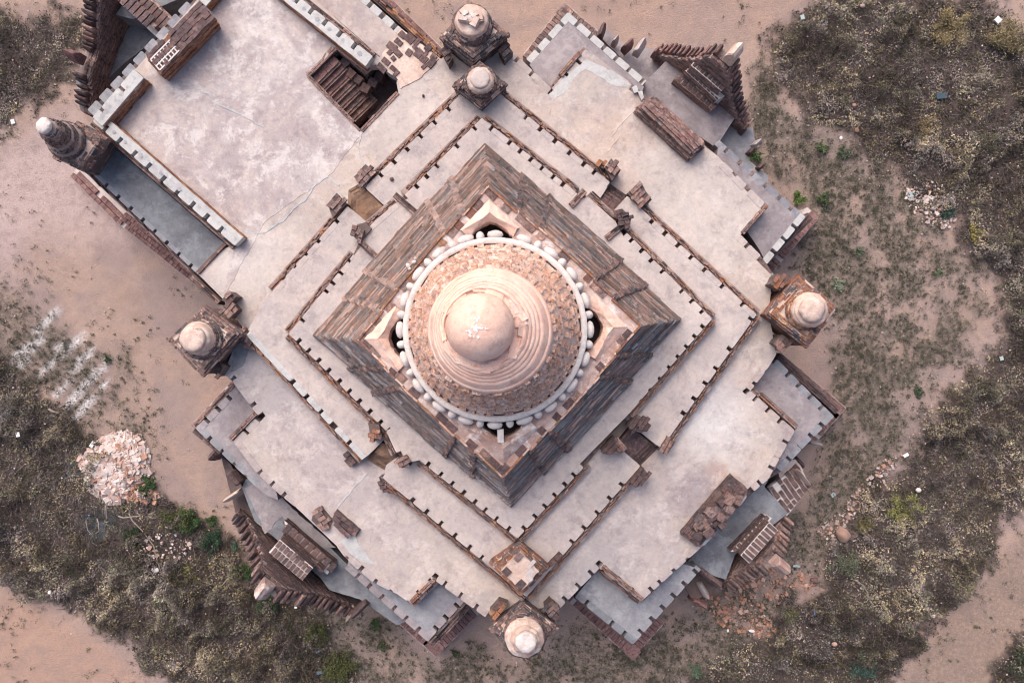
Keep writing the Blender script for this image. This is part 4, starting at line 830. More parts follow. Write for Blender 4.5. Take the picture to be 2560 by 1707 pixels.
# bricks along the ledge: edge course and exposed header patches
for j in range(len(tp)):
    a, b = tp[j], tp[(j+1) % len(tp)]
    if math.dist(a, b) > 12: brick_line(tower, a, b, ZT1+.16, inward(a, b, CEN), 1, 5.5, L=.34, mat='brick_orange', off=-4.5, alt=('brick_pink', .4), h=.12)
for j in range(len(tp)):
    a, b = tp[j], tp[(j+1) % len(tp)]; L = math.dist(a, b)
    if L < 12: continue
    n_ = inward(a, b, CEN); q = 3
    while q < L-20:
        l = random.uniform(18, 34)
        if random.random() < .62:
            f = (q+l/2)/L; p = (a[0]+(b[0]-a[0])*f+n_[0]*10, a[1]+(b[1]-a[1])*f+n_[1]*10); c = W(p, ZT1+.1)
            put(unit_brick(random.choice(('brick_brown', 'brick_orange', 'brick_brown') if j < 18 else ('brick_header', 'brick_brown', 'brick_header'))), 'slab', tower, (c.x, c.y, ZT1+.06), ((l-2)/M1(9), 17/M1(9), .09), math.atan2(-(b[1]-a[1]), b[0]-a[0])+random.uniform(-.04, .04))
        q += l
# foot ledge of brick round the tower base
bp = offset_poly(tower_poly(BC, 1), [-3]*36)[0]
for j in range(36):
    a, b = bp[j], bp[(j+1) % 36]
    if math.dist(a, b) > 8: brick_line(tower, a, b, Z2+.16, inward(a, b, CEN), 1, 9, mat='brick_brown', h=.16, alt=('brick_orange', .45) if j < 18 else ('brick_dark', .5))
# ------------------------------------------------------------------ drum, cushion ring and dome
def lathe(name, rings, mat, parent, seg=120, amp=0.0, nscale=1.5, smooth=True, close=True):
    mb = MB(); vs = []; 
    for k, (cx, cy, r, z) in enumerate(rings):
        c = W((cx, cy), z); rr = r/M1(z)
        for j in range(seg):
            a = 2*math.pi*j/seg; d = amp*noise.noise(Vector((math.cos(a)*nscale+k*.13, math.sin(a)*nscale, z*3))) if amp else 0
            vs.append((c.x+(rr+d)*math.cos(a), c.y+(rr+d)*math.sin(a), z+d*.5))
    fs = []
    for k in range(len(rings)-1):
        for j in range(seg): a, b = k*seg+j, k*seg+(j+1) % seg; fs.append((a, b, b+seg, a+seg))
    if close: fs.append(tuple(range((len(rings)-1)*seg, len(rings)*seg)))
    mb.add(vs, fs); o = mb.build(name, mat, parent, smooth=smooth)
    return o
dome = thing('bell_dome', 'large round brick dome with a rose plaster crown and smooth rounded cap', 'dome', W((1237.5, 824), 9))
DX, DY = 1237.5, 824
lathe('drum', [(DX, DY, 222, 8.3), (DX, DY, 226, 9.1), (DX, DY, 226, 9.45)], 'mortar_rose', dome)
lathe('rim_band', [(DX, DY, 224, 9.4), (DX, DY, 230, 9.5), (DX, DY, 231, 9.68), (DX, DY, 229.5, 9.72), (DX, DY, 217, 9.74), (DX, DY, 215, 9.70), (DX, DY, 214, 9.5)], 'plaster_chalk', dome, seg=200, amp=.018, nscale=12, close=False)
sph = {}
def pebble(mat, v=0):
    if (mat, v) not in sph:
        bm = bmesh.new(); bmesh.ops.create_icosphere(bm, subdivisions=2, radius=.5)
        for q in bm.verts: q.co *= 1+(.10 if mat != 'rock_tan' else .5)*noise.noise(q.co*(3 if mat != 'rock_tan' else 2.2)+Vector((v*7, 0, 0)))
        me = bpy.data.meshes.new('rounded_stone'); bm.to_mesh(me); bm.free(); me.materials.append(MATS[mat]); me.polygons.foreach_set('use_smooth', [True]*len(me.polygons)); sph[mat, v] = me
    return sph[mat, v]
for k in range(40):
    a = R(9*k); big = k % 2 == 0; rr = 237 if big else 236
    if k in (9,): continue
    c = W((DX+rr*math.cos(a), DY-rr*math.sin(a)), 9.35); s = M1(9.35)
    put(pebble('plaster_chalk', k % 4), 'cushion_stone', dome, (c.x, c.y, 9.36), ((24 if big else 25)/s, (42 if big else 22)/s*random.uniform(.93, 1.06), .36), a)
# conical brick skirt: real bricks in mortar
rows = [(214.5, 9.66), (208.5, 9.88), (203, 10.12), (197, 10.38), (191.5, 10.64), (186, 10.9), (180.5, 11.16), (175, 11.42), (170, 11.68), (165, 11.94), (160, 12.22), (156, 12.5)]
RX, RY = 1225.7, 826
def ctr(z): f = (z-9.66)/(12.5-9.66); return DX+(RX-DX)*f, DY+(RY-DY)*f
lathe('mortar_cone', [(*ctr(z), r-2.3, z) for r, z in rows], 'mortar_rose', dome, seg=140, amp=.03, nscale=20)
top_b = MB()
for k in range(len(rows)-1):
    (r0, z0), (r1, z1) = rows[k], rows[k+1]; rm, zm = (r0+r1)/2, (z0+z1)/2; cx, cy = ctr(zm); n = int(2*math.pi*rm/M1(zm)/.31)
    sl = math.atan2(z1-z0, (r0/M1(z0)-r1/M1(z1)))
    ph = random.random()
    for j in range(n):
        if random.random() < (.12 if k not in (2, 6) else .3): continue
        a = 2*math.pi*(j+ph+random.uniform(-.06, .06))/n; c = W((cx, cy), zm); rr = (rm+random.uniform(-1.2, .6))/M1(zm)
        d = (random.uniform(.15, .29), .13, (z1-z0)*random.uniform(.5, .8))
        p = (c.x+rr*math.cos(a), c.y+rr*math.sin(a), zm+random.uniform(-.03, .03))
        if k < 4: put(unit_brick('brick_pink'), 'brick', dome, p, d, a+math.pi/2)
        else: top_b.box(p, d, a+math.pi/2, jit=.012)
top_b.build('upper_brickwork', 'brick_pink', dome, kind='stuff')
crown = []
prof = [(156.5, 12.45), (155, 12.6), (150, 12.72), (149, 12.71), (148, 12.75), (140, 12.94), (134, 13.06), (133, 13.045), (132, 13.09), (126, 13.21), (125, 13.20), (124, 13.25), (118, 13.35), (117, 13.33), (116, 13.39), (110, 13.50), (109, 13.47), (108, 13.54), (103, 13.60), (100, 13.60), (98, 13.48), (90, 13.5), (80, 13.52)]
for r, z in prof: f = (156-r)/76; crown.append((RX+(1203-RX)*f, RY+(818-RY)*f*.9, r, z))
lathe('crown_rings', crown, 'plaster_rose', dome, seg=160, amp=.014, nscale=5)
cap = [(1201, 818, 84, 13.58), (1201, 818, 86, 13.85)]
for k in range(1, 9):
    a = k/9*math.pi/2; cap.append((1201-9*math.sin(a)**2, 818+1*math.sin(a), 85.5*math.cos(a)**.85, 13.8+1.15*math.sin(a)))
lathe('cap', cap, 'plaster_rose', dome, seg=96, amp=.02, nscale=2)
for k in range(26):   # broken plaster left round the cap foot
    a = R(random.uniform(-100, 100)) if k < 18 else R(random.uniform(100, 260)); rr = random.uniform(90, 104)
    c = W((1206+rr*math.cos(a)*.98, 819-rr*math.sin(a)), 13.6); put(unit_brick(random.choice(('plaster_rose', 'plaster_rose', 'mortar_rose'))), 'fragment', dome, (c.x, c.y, 13.52), (random.uniform(.1, .3), random.uniform(.15, .6), .09), a+random.uniform(-.35, .35), (random.uniform(-.25, .25), random.uniform(-.25, .25)))
for k in range(40):   # chalky droppings on the cap
    a = random.uniform(0, 6.28); rr = abs(random.gauss(0, 15)); ca_ = (rr/85.5)**(1/.85); zc = 13.8+1.15*math.sqrt(1-ca_*ca_)+.006; c = W((1201-9*(1-ca_*ca_)+rr*math.cos(a), 819+rr*math.sin(a)), zc)
    put(unit_brick('paper'), 'bird_dropping', dome, (c.x, c.y, zc), (random.uniform(.02, .09), random.uniform(.02, .06), .02), a)
sp_ = thing('spout_stone', 'whitewashed stone spout bridging the void below the dome', 'stone spout', W((1252, 1090), 9.3))
c = W((1251.5, 1090), 9.4); put(unit_brick('plaster_chalk'), 'spout', sp_, (c.x, c.y, 9.3), (16/M1(9.3), 34/M1(9.3), .18), R(2)); c = W((1252, 1112), 9.35); put(unit_brick('plaster_chalk'), 'foot', sp_, (c.x, c.y, 9.22), (30/M1(9.3), 12/M1(9.3), .14), R(3))
for x, y, s, lb in ((1020, 664, 14, 'largest white stone of four on the ledge left of the dome'), (1035, 655, 12, 'second largest white stone on the ledge, nearest the cushion ring'), (1039, 646, 8, 'smallest white stone, uppermost of four on the ledge'), (1024, 672, 9, 'small white stone just below the largest one on the ledge')):
    o = put(pebble('plaster_chalk', 1), 'loose_stone', None, W((x, y), 9.15), (s/M1(9), s*.8/M1(9), .12), random.random()*3)
    o['label'] = lb; o['category'] = 'stone'; o['group'] = 'white stones on the tower ledge'
# ------------------------------------------------------------------ stupas at the corners
SG = 'small corner stupas around the temple'
def stupa(label, corners, z0, layers, rings, capmat='plaster_cream', bmat='brick_brown', capseg=40, dome_amp=.05, hdr='brick_header', low_h=.9, nb=1):
    q = [P(c) for c in corners]; cx = sum(p[0] for p in q)/4; cy = sum(p[1] for p in q)/4; c = W((cx, cy), z0); t_ = thing('corner_stupa', label, 'stupa', c, SG)
    def sq(k): return [(cx+(p[0]-cx)*k, cy+(p[1]-cy)*k) for p in q]
    mb = MB(); prism(mb, [sq(.86)], z0, ZM-low_h); mb.build('pedestal', 'mortar_dark', t_)
    low_ = MB()
    s = sq(.90); w4 = [W(p, z0-.1) for p in s]
    for i in range(4):
        A, B = w4[i], w4[(i+1) % 4]; n_ = inward(s[i], s[(i+1) % 4], (cx, cy)); wall_bricks(low_, A, B, ZM-low_h, z0-.12, (-n_[0], n_[1]))
    low_.build('brickwork', bmat, t_, kind='stuff')
    z = z0
    for i, (k, h) in enumerate(layers):
        s = sq(k); mb = MB(); prism(mb, [offset_poly(s, [2]*4)[0]], z+h-.03, z-.05); mb.build('tier', 'plaster_cream', t_)
        for e in range(4):
            a, b = s[e], s[(e+1) % 4]; brick_line(t_, a, b, z+h+random.uniform(-.01, .01), inward(a, b, (cx, cy)), 2 if i == len(layers)-1 or k > .85 else 1, 8, L=.36, h=h+.04, mat=bmat, alt=('brick_black', .4), miss=.10, jit=2.5, gap=2.4)
        z += h
    lathe('drum', rings, 'plaster_cream' if nb < 5 else 'mortar_mid', t_, seg=56, amp=.03, nscale=5)
    cb = MB()
    for k in range(len(rings)-1):       # brick courses between rings, except under the cap
        (x0, y0, r0, zz0), (x1, y1, r1, zz1) = rings[k], rings[k+1]
        if zz1-zz0 < .07 or k > nb: continue
        m_ = max(1, round((zz1-zz0)/.1))
        for u in range(m_):
            f = (u+.5)/m_; x, y, r, zz = x0+(x1-x0)*f, y0+(y1-y0)*f, r0+(r1-r0)*f, zz0+(zz1-zz0)*f; cc = W((x, y), zz); rr = r/M1(zz); n = max(6, int(2*math.pi*rr/.28))
            for j in range(n):
                if random.random() < .12: continue
                a = 2*math.pi*(j+.5*(u % 2))/n; cb.box((cc.x+(rr-.02)*math.cos(a), cc.y+(rr-.02)*math.sin(a), zz), (.25, .10, (zz1-zz0)/m_*.82), a+math.pi/2, jit=.012)
    if cb.v: cb.build('ring_courses', bmat if bmat != 'brick_brown' else 'brick_black', t_, kind='stuff')
    x, y, r, zz = rings[-1]
    return t_, (x, y, r, zz)
def cap_dome(t_, x, y, r, z, h, mat, amp=.025, flat=.6, n=5):
    R_ = [(x, y, r*1.0, z-.05), (x, y, r, z)]
    for k in range(1, n+1): a = k/(n+.6)*math.pi/2; R_.append((x, y, r*math.cos(a)**flat, z+h*math.sin(a)))
    lathe('cap', R_, mat, t_, seg=40, amp=amp, nscale=2.5)
t_, e = stupa('outer top stupa with a broad crumbled cream cap, at the frame top', ('p:1096,96', 'p:1178,3', 'p:1277,87', 'p:1182,164'), 6.0, [(1.0, .14), (.9, .14), (.78, .14)],
     [(1181, 66, 50, 6.4), (1180, 60, 48, 6.6), (1179, 56, 42, 6.75), (1179, 54, 41, 7.0)], 'plaster_cream', 'brick_black')
cap_dome(t_, 1179, 52, 41, 7.0, .18, 'plaster_cream', flat=.25); 
for k in range(22):
    a = random.uniform(0, 6.28); rr = random.uniform(0, 24); cc = W((1180+rr*math.cos(a), 45+rr*math.sin(a)*.8), 7.3); put(unit_brick('plaster_cream'), 'broken_cap_stone', t_, (cc.x, cc.y, 7.22+random.uniform(0, .12)), (random.uniform(.15, .35), random.uniform(.15, .3), .22), a, (random.uniform(-.25, .25), random.uniform(-.25, .25)))
t_, e = stupa('inner top stupa with a flat grey disc on top', ('p:1128,214', 'p:1200,150', 'p:1272,212', 'p:1203,275'), 6.2, [(1.0, .12), (.88, .12), (.76, .14)],
     [(1201, 205, 42, 6.55), (1201, 203, 36, 6.75), (1200, 201, 33, 6.95), (1200, 199, 26, 7.1)], 'plaster_floor', 'brick_black', low_h=.4)
cap_dome(t_, 1200, 197, 25, 7.1, .12, 'plaster_upper', flat=.3)
t_, e = stupa('left-hand stupa with a pale round top showing three exposed brick patches', ('p:416,850', 'p:512,760', 'p:610,832', 'p:507,945'), 6.0, [(1.0, .13), (.9, .13), (.78, .13)],
     [(505, 846, 52, 6.38), (500, 846, 47, 6.6), (494, 846, 42, 6.8), (488, 846, 38, 7.05), (484, 846, 35, 7.2)], 'plaster_cream', 'brick_brown')
cap_dome(t_, 482, 847, 33, 7.2, .22, 'plaster_cream', flat=.3)
for dx, dy, l, w_ in ((-11, -13, 12, 9), (-1, -20, 12, 10), (9, -19, 8, 12), (6, 20, 20, 9)):
    cc = W((482+dx, 847+dy), 7.4); put(unit_brick('brick_header'), 'exposed_brick', t_, (cc.x, cc.y, 7.36), (l/M1(7.4), w_/M1(7.4), .06), R(30-dx*3))
t_, e = stupa('right-hand stupa with orange brick tiers and a swollen cream dome', ('p:1909,786', 'p:1998,682', 'p:2095,769', 'p:2018,873'), 6.0, [(1.0, .12), (.92, .12), (.82, .12)],
     [(2012, 777, 47, 6.4), (2016, 776, 46, 6.6), (2022, 775, 44, 6.8), (2028, 775, 43, 7.0)], 'plaster_cream', 'brick_orange')
cap_dome(t_, 2028, 775, 42, 7.0, .12, 'plaster_cream', flat=.3); cap_dome(t_, 2030, 774, 33, 7.15, .3, 'plaster_cream', flat=.5, amp=.05)
t_, e = stupa('inner bottom stupa ending in a square cream top with broken corners', ('p:1218,1405', 'p:1300,1350', 'p:1378,1418', 'p:1303,1492'), 6.3, [(.98, .13), (.86, .13), (.74, .14), (.64, .14)],
     [(1301, 1424, 30, 6.85), (1301, 1424, 30, 6.95)], 'plaster_cream', 'brick_orange', low_h=.4)
slab('square_top', [(1252, 1424), (1301, 1380), (1348, 1428), (1303, 1475)], 7.02, 6.7, 'plaster_cream', t_, r=3)
for dx, dy, l, w_ in ((25, 8, 20, 17), (1, 38, 22, 18), (-34, 6, 17, 20), (22, 22, 12, 16), (-4, -30, 24, 14), (28, -14, 24, 9)):
    cc = W((1301+dx, 1424+dy), 7.1); put(unit_brick(random.choice(('brick_header', 'brick_brown', 'mortar'))), 'exposed_brick', t_, (cc.x, cc.y, 7.02), (l/M1(7.1), w_/M1(7.1), .1), R(45))
t_, e = stupa('bottom stupa with a hollow cream ring and a white inner disc', ('p:1219,1572', 'p:1308,1503', 'p:1399,1569', 'p:1312,1655'), 5.9, [(1.0, .14), (.9, .14), (.8, .12)],
     [(1310, 1586, 56, 6.28), (1310, 1589, 52, 6.5), (1311, 1592, 49, 6.7), (1311, 1594, 47.5, 6.85)], 'plaster_cream', 'brick_black')
lathe('ring_rim', [(1311, 1594, 48, 6.8), (1311, 1595, 48, 6.98), (1312, 1597, 38, 6.99), (1313, 1599, 35, 7.1), (1313, 1600, 34, 7.2), (1314, 1602, 30, 7.22), (1315, 1604, 28, 7.4), (1315, 1604, 26, 7.5)], 'plaster_cream', t_, seg=56, amp=.05, nscale=3)
cap_dome(t_, 1315, 1605, 26, 7.48, .10, 'plaster_chalk', flat=.3)
for k in range(9): a = k*.7; cc = W((1315+13*math.cos(a), 1605+13*math.sin(a)), 7.6); put(unit_brick('plaster_chalk'), 'cap_stone', t_, (cc.x, cc.y, 7.56), (.2, .13, .06), a)
t_, e = stupa('tall dark stupa standing alone at the far left corner with a round white top', ('p:128,395', 'p:192,300', 'p:272,345', 'p:212,432'), 5.4, [(1.0, .25), (.92, .25), (.83, .22), (.74, .2)],
     [(168, 353, 46, 6.3), (160, 348, 43, 6.6), (157, 346, 38, 6.66), (148, 340, 36, 7.0), (146, 338, 31, 7.05), (135, 331, 29, 7.4), (124, 324, 25, 7.8), (118, 320, 22, 7.95)], 'plaster_cream', 'brick_brown', low_h=1.2, nb=9)
cap_dome(t_, 110, 315, 21, 7.98, .3, 'plaster_chalk', flat=.6)
# short piers beside the stupas
for lab, poly, z1, mat in (('twin brick pier above the left-hand stupa', 'b0:1495,510 1550,455 1598,490 1540,545', 5.7, 'brick_brown'), ('lower of the two square piers above the left-hand stupa', 'b0:1495,580 1545,525 1600,575 1550,635', 5.65, 'brick_brown'),
                           ('small pier right below the left-hand stupa', 'b0:1450,1000 1500,940 1530,960 1480,1030', 5.5, 'brick_brown'), ('pier at the upper left of the right-hand stupa', 'b3:70,405 120,335 190,365 135,450', 5.7, 'brick_orange'),
                           ('pier at the lower left of the right-hand stupa', 'b3:95,805 150,745 225,800 165,855', 5.6, 'brick_brown'), ('dark leaning pier right of the outer top stupa', 'a1:1640,340 1690,290 1735,350 1680,410', 5.6, 'brick_black'),
                           ('dark leaning pier left of the outer top stupa', 'a1:1250,340 1275,320 1330,390 1300,435', 5.6, 'brick_black'), ('pier left of the bottom stupa', 'c1:1580,1080 1640,1010 1700,1030 1620,1120', 5.5, 'brick_orange'),
                           ('dark pier right of the bottom stupa', 'c2:270,1050 310,1010 380,1075 330,1130', 5.6, 'brick_black'), ('low brick curb by the inner bottom stupa', 'c2:310,740 370,680 385,700 320,780', 5.75, 'brick_brown'),
                           ('brick joint between the left-hand stupa and the terrace', 'b0:1600,760 1640,700 1700,780 1720,850 1650,840', 5.5, 'brick_brown')):
    rubble_block('corner_pier', lab, 'brick pier', poly, ZL, z1, mat, 'brick piers beside the corner stupas', alt=('brick_dark', .3))
# ------------------------------------------------------------------ roof blocks
def block(name, label, base_px, top_px, z0, z1, nl, mat, topmat, facemat, group, parts_cols=(8, 3), hdr=None, step=.06):
    B_, T_ = PL(base_px), PL(top_px); wb = [W(p, z0) for p in B_]; wt = [W(p, z1) for p in T_]; cx = sum(p.x for p in wb)/4; cy = sum(p.y for p in wb)/4
    t_ = thing(name, label, 'brick block', (cx, cy, z0), group)
    core = MB(); vs = [(a.x, a.y, z0-.1) for a in wb]+[(a.x, a.y, z1-.03) for a in wt]
    c0 = Vector((cx, cy, 0)); vs = [(cx+(x-cx)*.96, cy+(y-cy)*.96, z) for x, y, z in vs]
    core.add(vs, [(0, 1, 5, 4), (1, 2, 6, 5), (2, 3, 7, 6), (3, 0, 4, 7), (4, 5, 6, 7)]); core.build('block_core', 'mortar_dark', t_)
    mb = MB(); n = max(1, int((z1-z0)/.095))
    for i in range(n):
        f = i/n; prof = step*(1 if (i//2) % 2 else -.3)
        ring = [(a.x+(b.x-a.x)*f, a.y+(b.y-a.y)*f) for a, b in zip(wb, wt)]
        for e in range(4):
            a, b = ring[e], ring[(e+1) % 4]; L = math.dist(a, b); nx, ny = (b[1]-a[1])/L, -(b[0]-a[0])/L
            if nx*(a[0]-cx)+ny*(a[1]-cy) < 0: nx, ny = -nx, -ny
            wall_bricks(mb, (a[0]+nx*prof, a[1]+ny*prof), (b[0]+nx*prof, b[1]+ny*prof), z0+(z1-z0)*f, z0+(z1-z0)*f+.09, (nx, ny), depth=.2)
    mb.build('brickwork', facemat, t_, kind='stuff')
    # top surface of laid slabs
    a, b, c, d = wt; nu, nv = parts_cols; rz = math.atan2(b.y-a.y, b.x-a.x); lu = (b-a).length/nu; lv_ = (d-a).length/nv
    for i in range(nu):
        for j in range(nv):
            u, v = (i+.5+(.0 if j % 2 else .12))/nu, (j+.5)/nv
            if u > .99 or random.random() < .03: continue
            p = a+(b-a)*u+(d-a)*v; put(unit_brick(random.choice(topmat)), 'brick', t_, (p.x, p.y, z1+random.uniform(-.01, .05)), (lu*.96, lv_*.95, .12), rz+random.uniform(-.02, .02))
    return t_, wt
BG = 'big brick blocks standing on the main roof'
t_, wt = block('brick_plinth', 'long reddish brick block with thin courses on the upper right roof edge', 'a2:870,762 1240,1100 1350,1000 985,665', 'a2:945,715 1268,1022 1340,965 1015,670', ZM, 5.7, 6, 'brick_brown', ('brick_brown', 'brick_rosy', 'brick_rosy', 'brick_brown'), 'brick_brown', BG, (11, 5))
t_, wt = block('brick_plinth', 'long brick block whose left half shows a white mortar grid, by the dark porch pit', 'a0:1140,548 1492,190 1400,95 1055,455', 'a0:1090,500 1450,130 1340,25 990,385', ZM, 5.95, 8, 'brick_orange', ('brick_header',), 'brick_orange', BG, (10, 5), step=.03)
for i in range(6):
    for j in range(2):
        pass
mb = MB(); a, b, c, d = wt
for i in range(7):
    p, q = a+(b-a)*(i*.055+.02)+(d-a)*.1, a+(b-a)*(i*.055+.02)+(d-a)*.72; mb.box(((p.x+q.x)/2, (p.y+q.y)/2, 6.03), ((q-p).length, .045, .04), math.atan2(q.y-p.y, q.x-p.x))
for v in (.1, .34, .72):
    p, q = a+(b-a)*.02+(d-a)*v, a+(b-a)*.38+(d-a)*v; mb.box(((p.x+q.x)/2, (p.y+q.y)/2, 6.032), ((q-p).length, .05, .04), math.atan2(q.y-p.y, q.x-p.x))
mb.build('mortar_grid', 'plaster_chalk', t_)
t_, wt = block('brick_plinth', 'dark ruined brick block with a jumble of displaced stones, lower right roof edge', 'c2:1185,545 1525,150 1640,262 1305,640', 'c2:1205,548 1525,178 1635,268 1310,632', ZM, 5.35, 3, 'brick_dark', ('brick_header', 'brick_dark'), 'brick_dark', BG, (9, 4))
random.seed(21)
A_, B_ = P('c2:1290,560'), P('c2:1560,260')
for i in range(46):
    f = random.random(); g = random.uniform(-14, 38); p = (A_[0]+(B_[0]-A_[0])*f+g*.75, A_[1]+(B_[1]-A_[1])*f+g*.66)
    if g > 24 and not .15 < f < .62: continue
    c = W(p, 5.6); put(unit_brick(random.choice(('brick_header', 'brick_brown', 'brick_dark', 'brick_black'))), 'stone', t_, (c.x, c.y, 5.38+random.random()*.22), (random.uniform(.2, .42), random.uniform(.2, .36), random.uniform(.15, .4)), R(48)+random.uniform(-.25, .25), (random.uniform(-.1, .1), random.uniform(-.1, .1)))
rubble_block('brick_plinth', 'flat worn-down brick block on the lower left roof edge, longer right piece', 'brick block', 'c1:545,395 705,530 680,570 600,565 510,460', ZM, 5.12, 'brick_header', BG)
rubble_block('brick_plinth', 'flat broken brick patch with chalky mortar, left piece of the worn pair', 'brick block', 'c1:390,400 430,375 520,460 500,510 430,520 375,470', ZM, 5.08, 'brick_brown', BG)
# pale broken slabs at the roof edge
for lab, pts in (('two thin pale slabs leaning on the edge of the ruined dark block', ['c2:1570,355 1635,285 1640,310 1600,365', 'c2:1335,625 1400,560 1410,580 1350,640']), ('white rounded stones at the end of the long reddish block', ['a2:865,590 895,575 910,620 880,630', 'a2:905,620 935,615 945,660 930,680'])):
    t_ = thing('loose_slab', lab, 'slab', W(P(pts[0].split()[0]), 5.1))
    for q in pts: slab('slab', q, 5.16, 4.9, 'plaster_white' if 'rounded' in lab else 'repair', t_, r=.8)
# ------------------------------------------------------------------ porches
porch_g = 'tiered brick porch roofs behind the gables'
def porch(label, floor, zf, mat, extra=()):
    q = PL(floor); c = W(q[0], zf); t_ = thing('porch', label, 'porch', (c.x, c.y, 0), 'sunken porches in the middle of each side')
    slab('porch_floor', floor, zf, 0.1, mat, t_)
    if 'lower left' in label: slab('stained_screed', 'c1:10,215 90,240 540,650 380,640 180,440 60,560 c0:1730,420 1650,250', zf+.02, zf-.1, 'plaster_mauve', t_, r=3)
    for poly, z, m_ in extra: slab('flank_roof', poly, z, .1, m_, t_)
    return t_
porch('grey sunken porch roof on the upper right side', 'a2:1112,395 950,560 930,640 1430,1000 1565,790 1500,740', ZP+.4, 'plaster_mauve', [('a2:640,190 700,200 760,260 860,330 1010,330 1110,395 955,560 640,240', 2.3, 'plaster_mauve'), ('a2:1570,790 1680,870 1700,960 1650,1080 1784,1190 1780,1260 1435,965', 2.3, 'plaster_blue')])
porch('shadowed porch roof on the lower left side', 'c1:-70,190 60,200 600,750 1010,1150 950,1175 700,1000 500,940 430,850 120,580 c0:1720,470 1635,250', ZP+.2, 'plaster_slate', [('c0:1490,20 1560,90 1640,250 1780,600 1784,700 1600,450', 2.0, 'mortar_dark')])
porch('blue-slate porch roof on the lower right side', 'c2:1330,640 1230,760 1300,800 1500,870 1560,700 c3:190,420 30,240 150,50 c2:1784,170', ZP+.6, 'plaster_slate', [('c3:100,60 260,60 330,230 200,420', 3.0, 'mortar'), ('c2:1210,900 1330,780 1510,860 1400,960 1280,1010', 2.4, 'mortar_dark')])
porch('deep black porch pit beyond the court wall', 'a0:560,760 1350,-60 p:330,-150 p:190,200', .9, 'plaster_slate', [('a0:900,130 1330,-60 1000,-200 780,100', 3.4, 'plaster_slate'), ('a0:700,560 860,200 930,130 1140,200 850,420', 2.2, 'plaster_slate')])
def tiers(label, edges, back, zs, mat_face='brick_brown', mat_hdr='brick_header', ncol=9, core='plaster_chalk', rows=(1, 1, 1), grid=True):
    """edges: front edge a,b for each tier (plan, at that tier's top); back: direction pointing away"""
    a0, b0 = P(edges[0][0]), P(edges[0][1]); c = W(a0, zs[0]); t_ = thing('tiered_roof', label, 'tiered brick roof', (c.x, c.y, zs[0]), porch_g)
    n = len(edges)
    for i, (a, b) in enumerate(edges):
        a, b = P(a), P(b); z1 = zs[i+1]; n_ = back; A, B = W(a, z1), W(b, z1)
        # depth to next tier (world)
        if i+1 < n: a2_, b2_ = W(edges[i+1][0], zs[i+2]), W(edges[i+1][1], zs[i+2])
        else: a2_ = W((a[0]+n_[0]*rows[i], a[1]+n_[1]*rows[i]), z1); b2_ = W((b[0]+n_[0]*rows[i], b[1]+n_[1]*rows[i]), z1)
        al, bl = (W((a[0]+n_[0]*90, a[1]+n_[1]*90), z1), W((b[0]+n_[0]*90, b[1]+n_[1]*90), z1)) if 0 else (a2_, b2_)
        mb = MB(); vs = [(A.x, A.y), (B.x, B.y), (bl.x, bl.y), (al.x, al.y)]; zt = z1-.03
        if i+1 < n:
            e = Vector((al.x-A.x, al.y-A.y)).normalized()*1.0; vs[2] = (bl.x+e.x*.3, bl.y+e.y*.3); vs[3] = (al.x+e.x*.3, al.y+e.y*.3)
        mb.add([(x, y, zs[0]-.6) for x, y in vs]+[(x, y, zt) for x, y in vs], [(4, 5, 6, 7), (0, 1, 5, 4), (1, 2, 6, 5), (2, 3, 7, 6), (3, 0, 4, 7)])
        mb.build('tier', core, t_)
        zb = zs[i]; nr = (-n_[0], n_[1]); wb = MB(); wall_bricks(wb, A, B, zb, z1-.01, nr, L=.34); wb.build('thin_courses', mat_face, t_, kind='stuff')
        # headers on the tread
        d = Vector((al.x-A.x, al.y-A.y)); D = d.length; k = ncol; rr = rows[i] if i+1 < n else 1; rr = 1 if i+1 < n else max(1, int(D/.30))
        rz = math.atan2(B.y-A.y, B.x-A.x); L = math.hypot(B.x-A.x, B.y-A.y)
        for r in range(rr):
            for j in range(k):
                u = (j+.5+(.25 if r % 2 else 0))/k; v = (r+.5)/rr
                if u > .98: continue
                p = (A.x+(B.x-A.x)*u+d.x*v, A.y+(B.y-A.y)*u+d.y*v); put(unit_brick(mat_hdr), 'header_brick', t_, (p[0], p[1], z1+.005), (L/k-.06, D/rr-.06, .08), rz+random.uniform(-.015, .015))
    return t_
UV = (0.667, -0.745)
tiers('three-tiered header-brick roof in front of the upper right gable', [('a2:1150,532', 'a2:1405,742'), ('a2:1225,475', 'a2:1440,675'), ('a2:1265,440', 'a2:1470,615')], UV, [3.2, 3.75, 4.35, 4.95], rows=(1, 1, 24), ncol=8)
tiers('three-tiered header-brick roof below the lower left gable, mortar lines chalky', [('c1:190,470', 'c1:528,760'), ('c1:175,570', 'c1:455,810'), ('c1:160,600', 'c1:385,790')], (-.667, .745), [3.0, 3.5, 4.0, 4.5], rows=(1, 1, 42), ncol=9, mat_face='brick_dark')
tiers('tiered header-brick roof inside the lower right gable with gaps of white mortar', [('c2:1535,680', 'c3:40,440'), ('c2:1600,705', 'c3:65,480')], (.72, .69), [3.4, 4.0, 4.6], rows=(1, 30), ncol=9, mat_face='brick_dark')
tiers('brick roof fragment with white joints above the dark porch pit', [('a0:1160,130', 'a0:880,-130'), ('a0:1060,190', 'a0:780,-70')], (-.745, -.667), [3.4, 3.9, 4.5], rows=(1, 36), ncol=9)
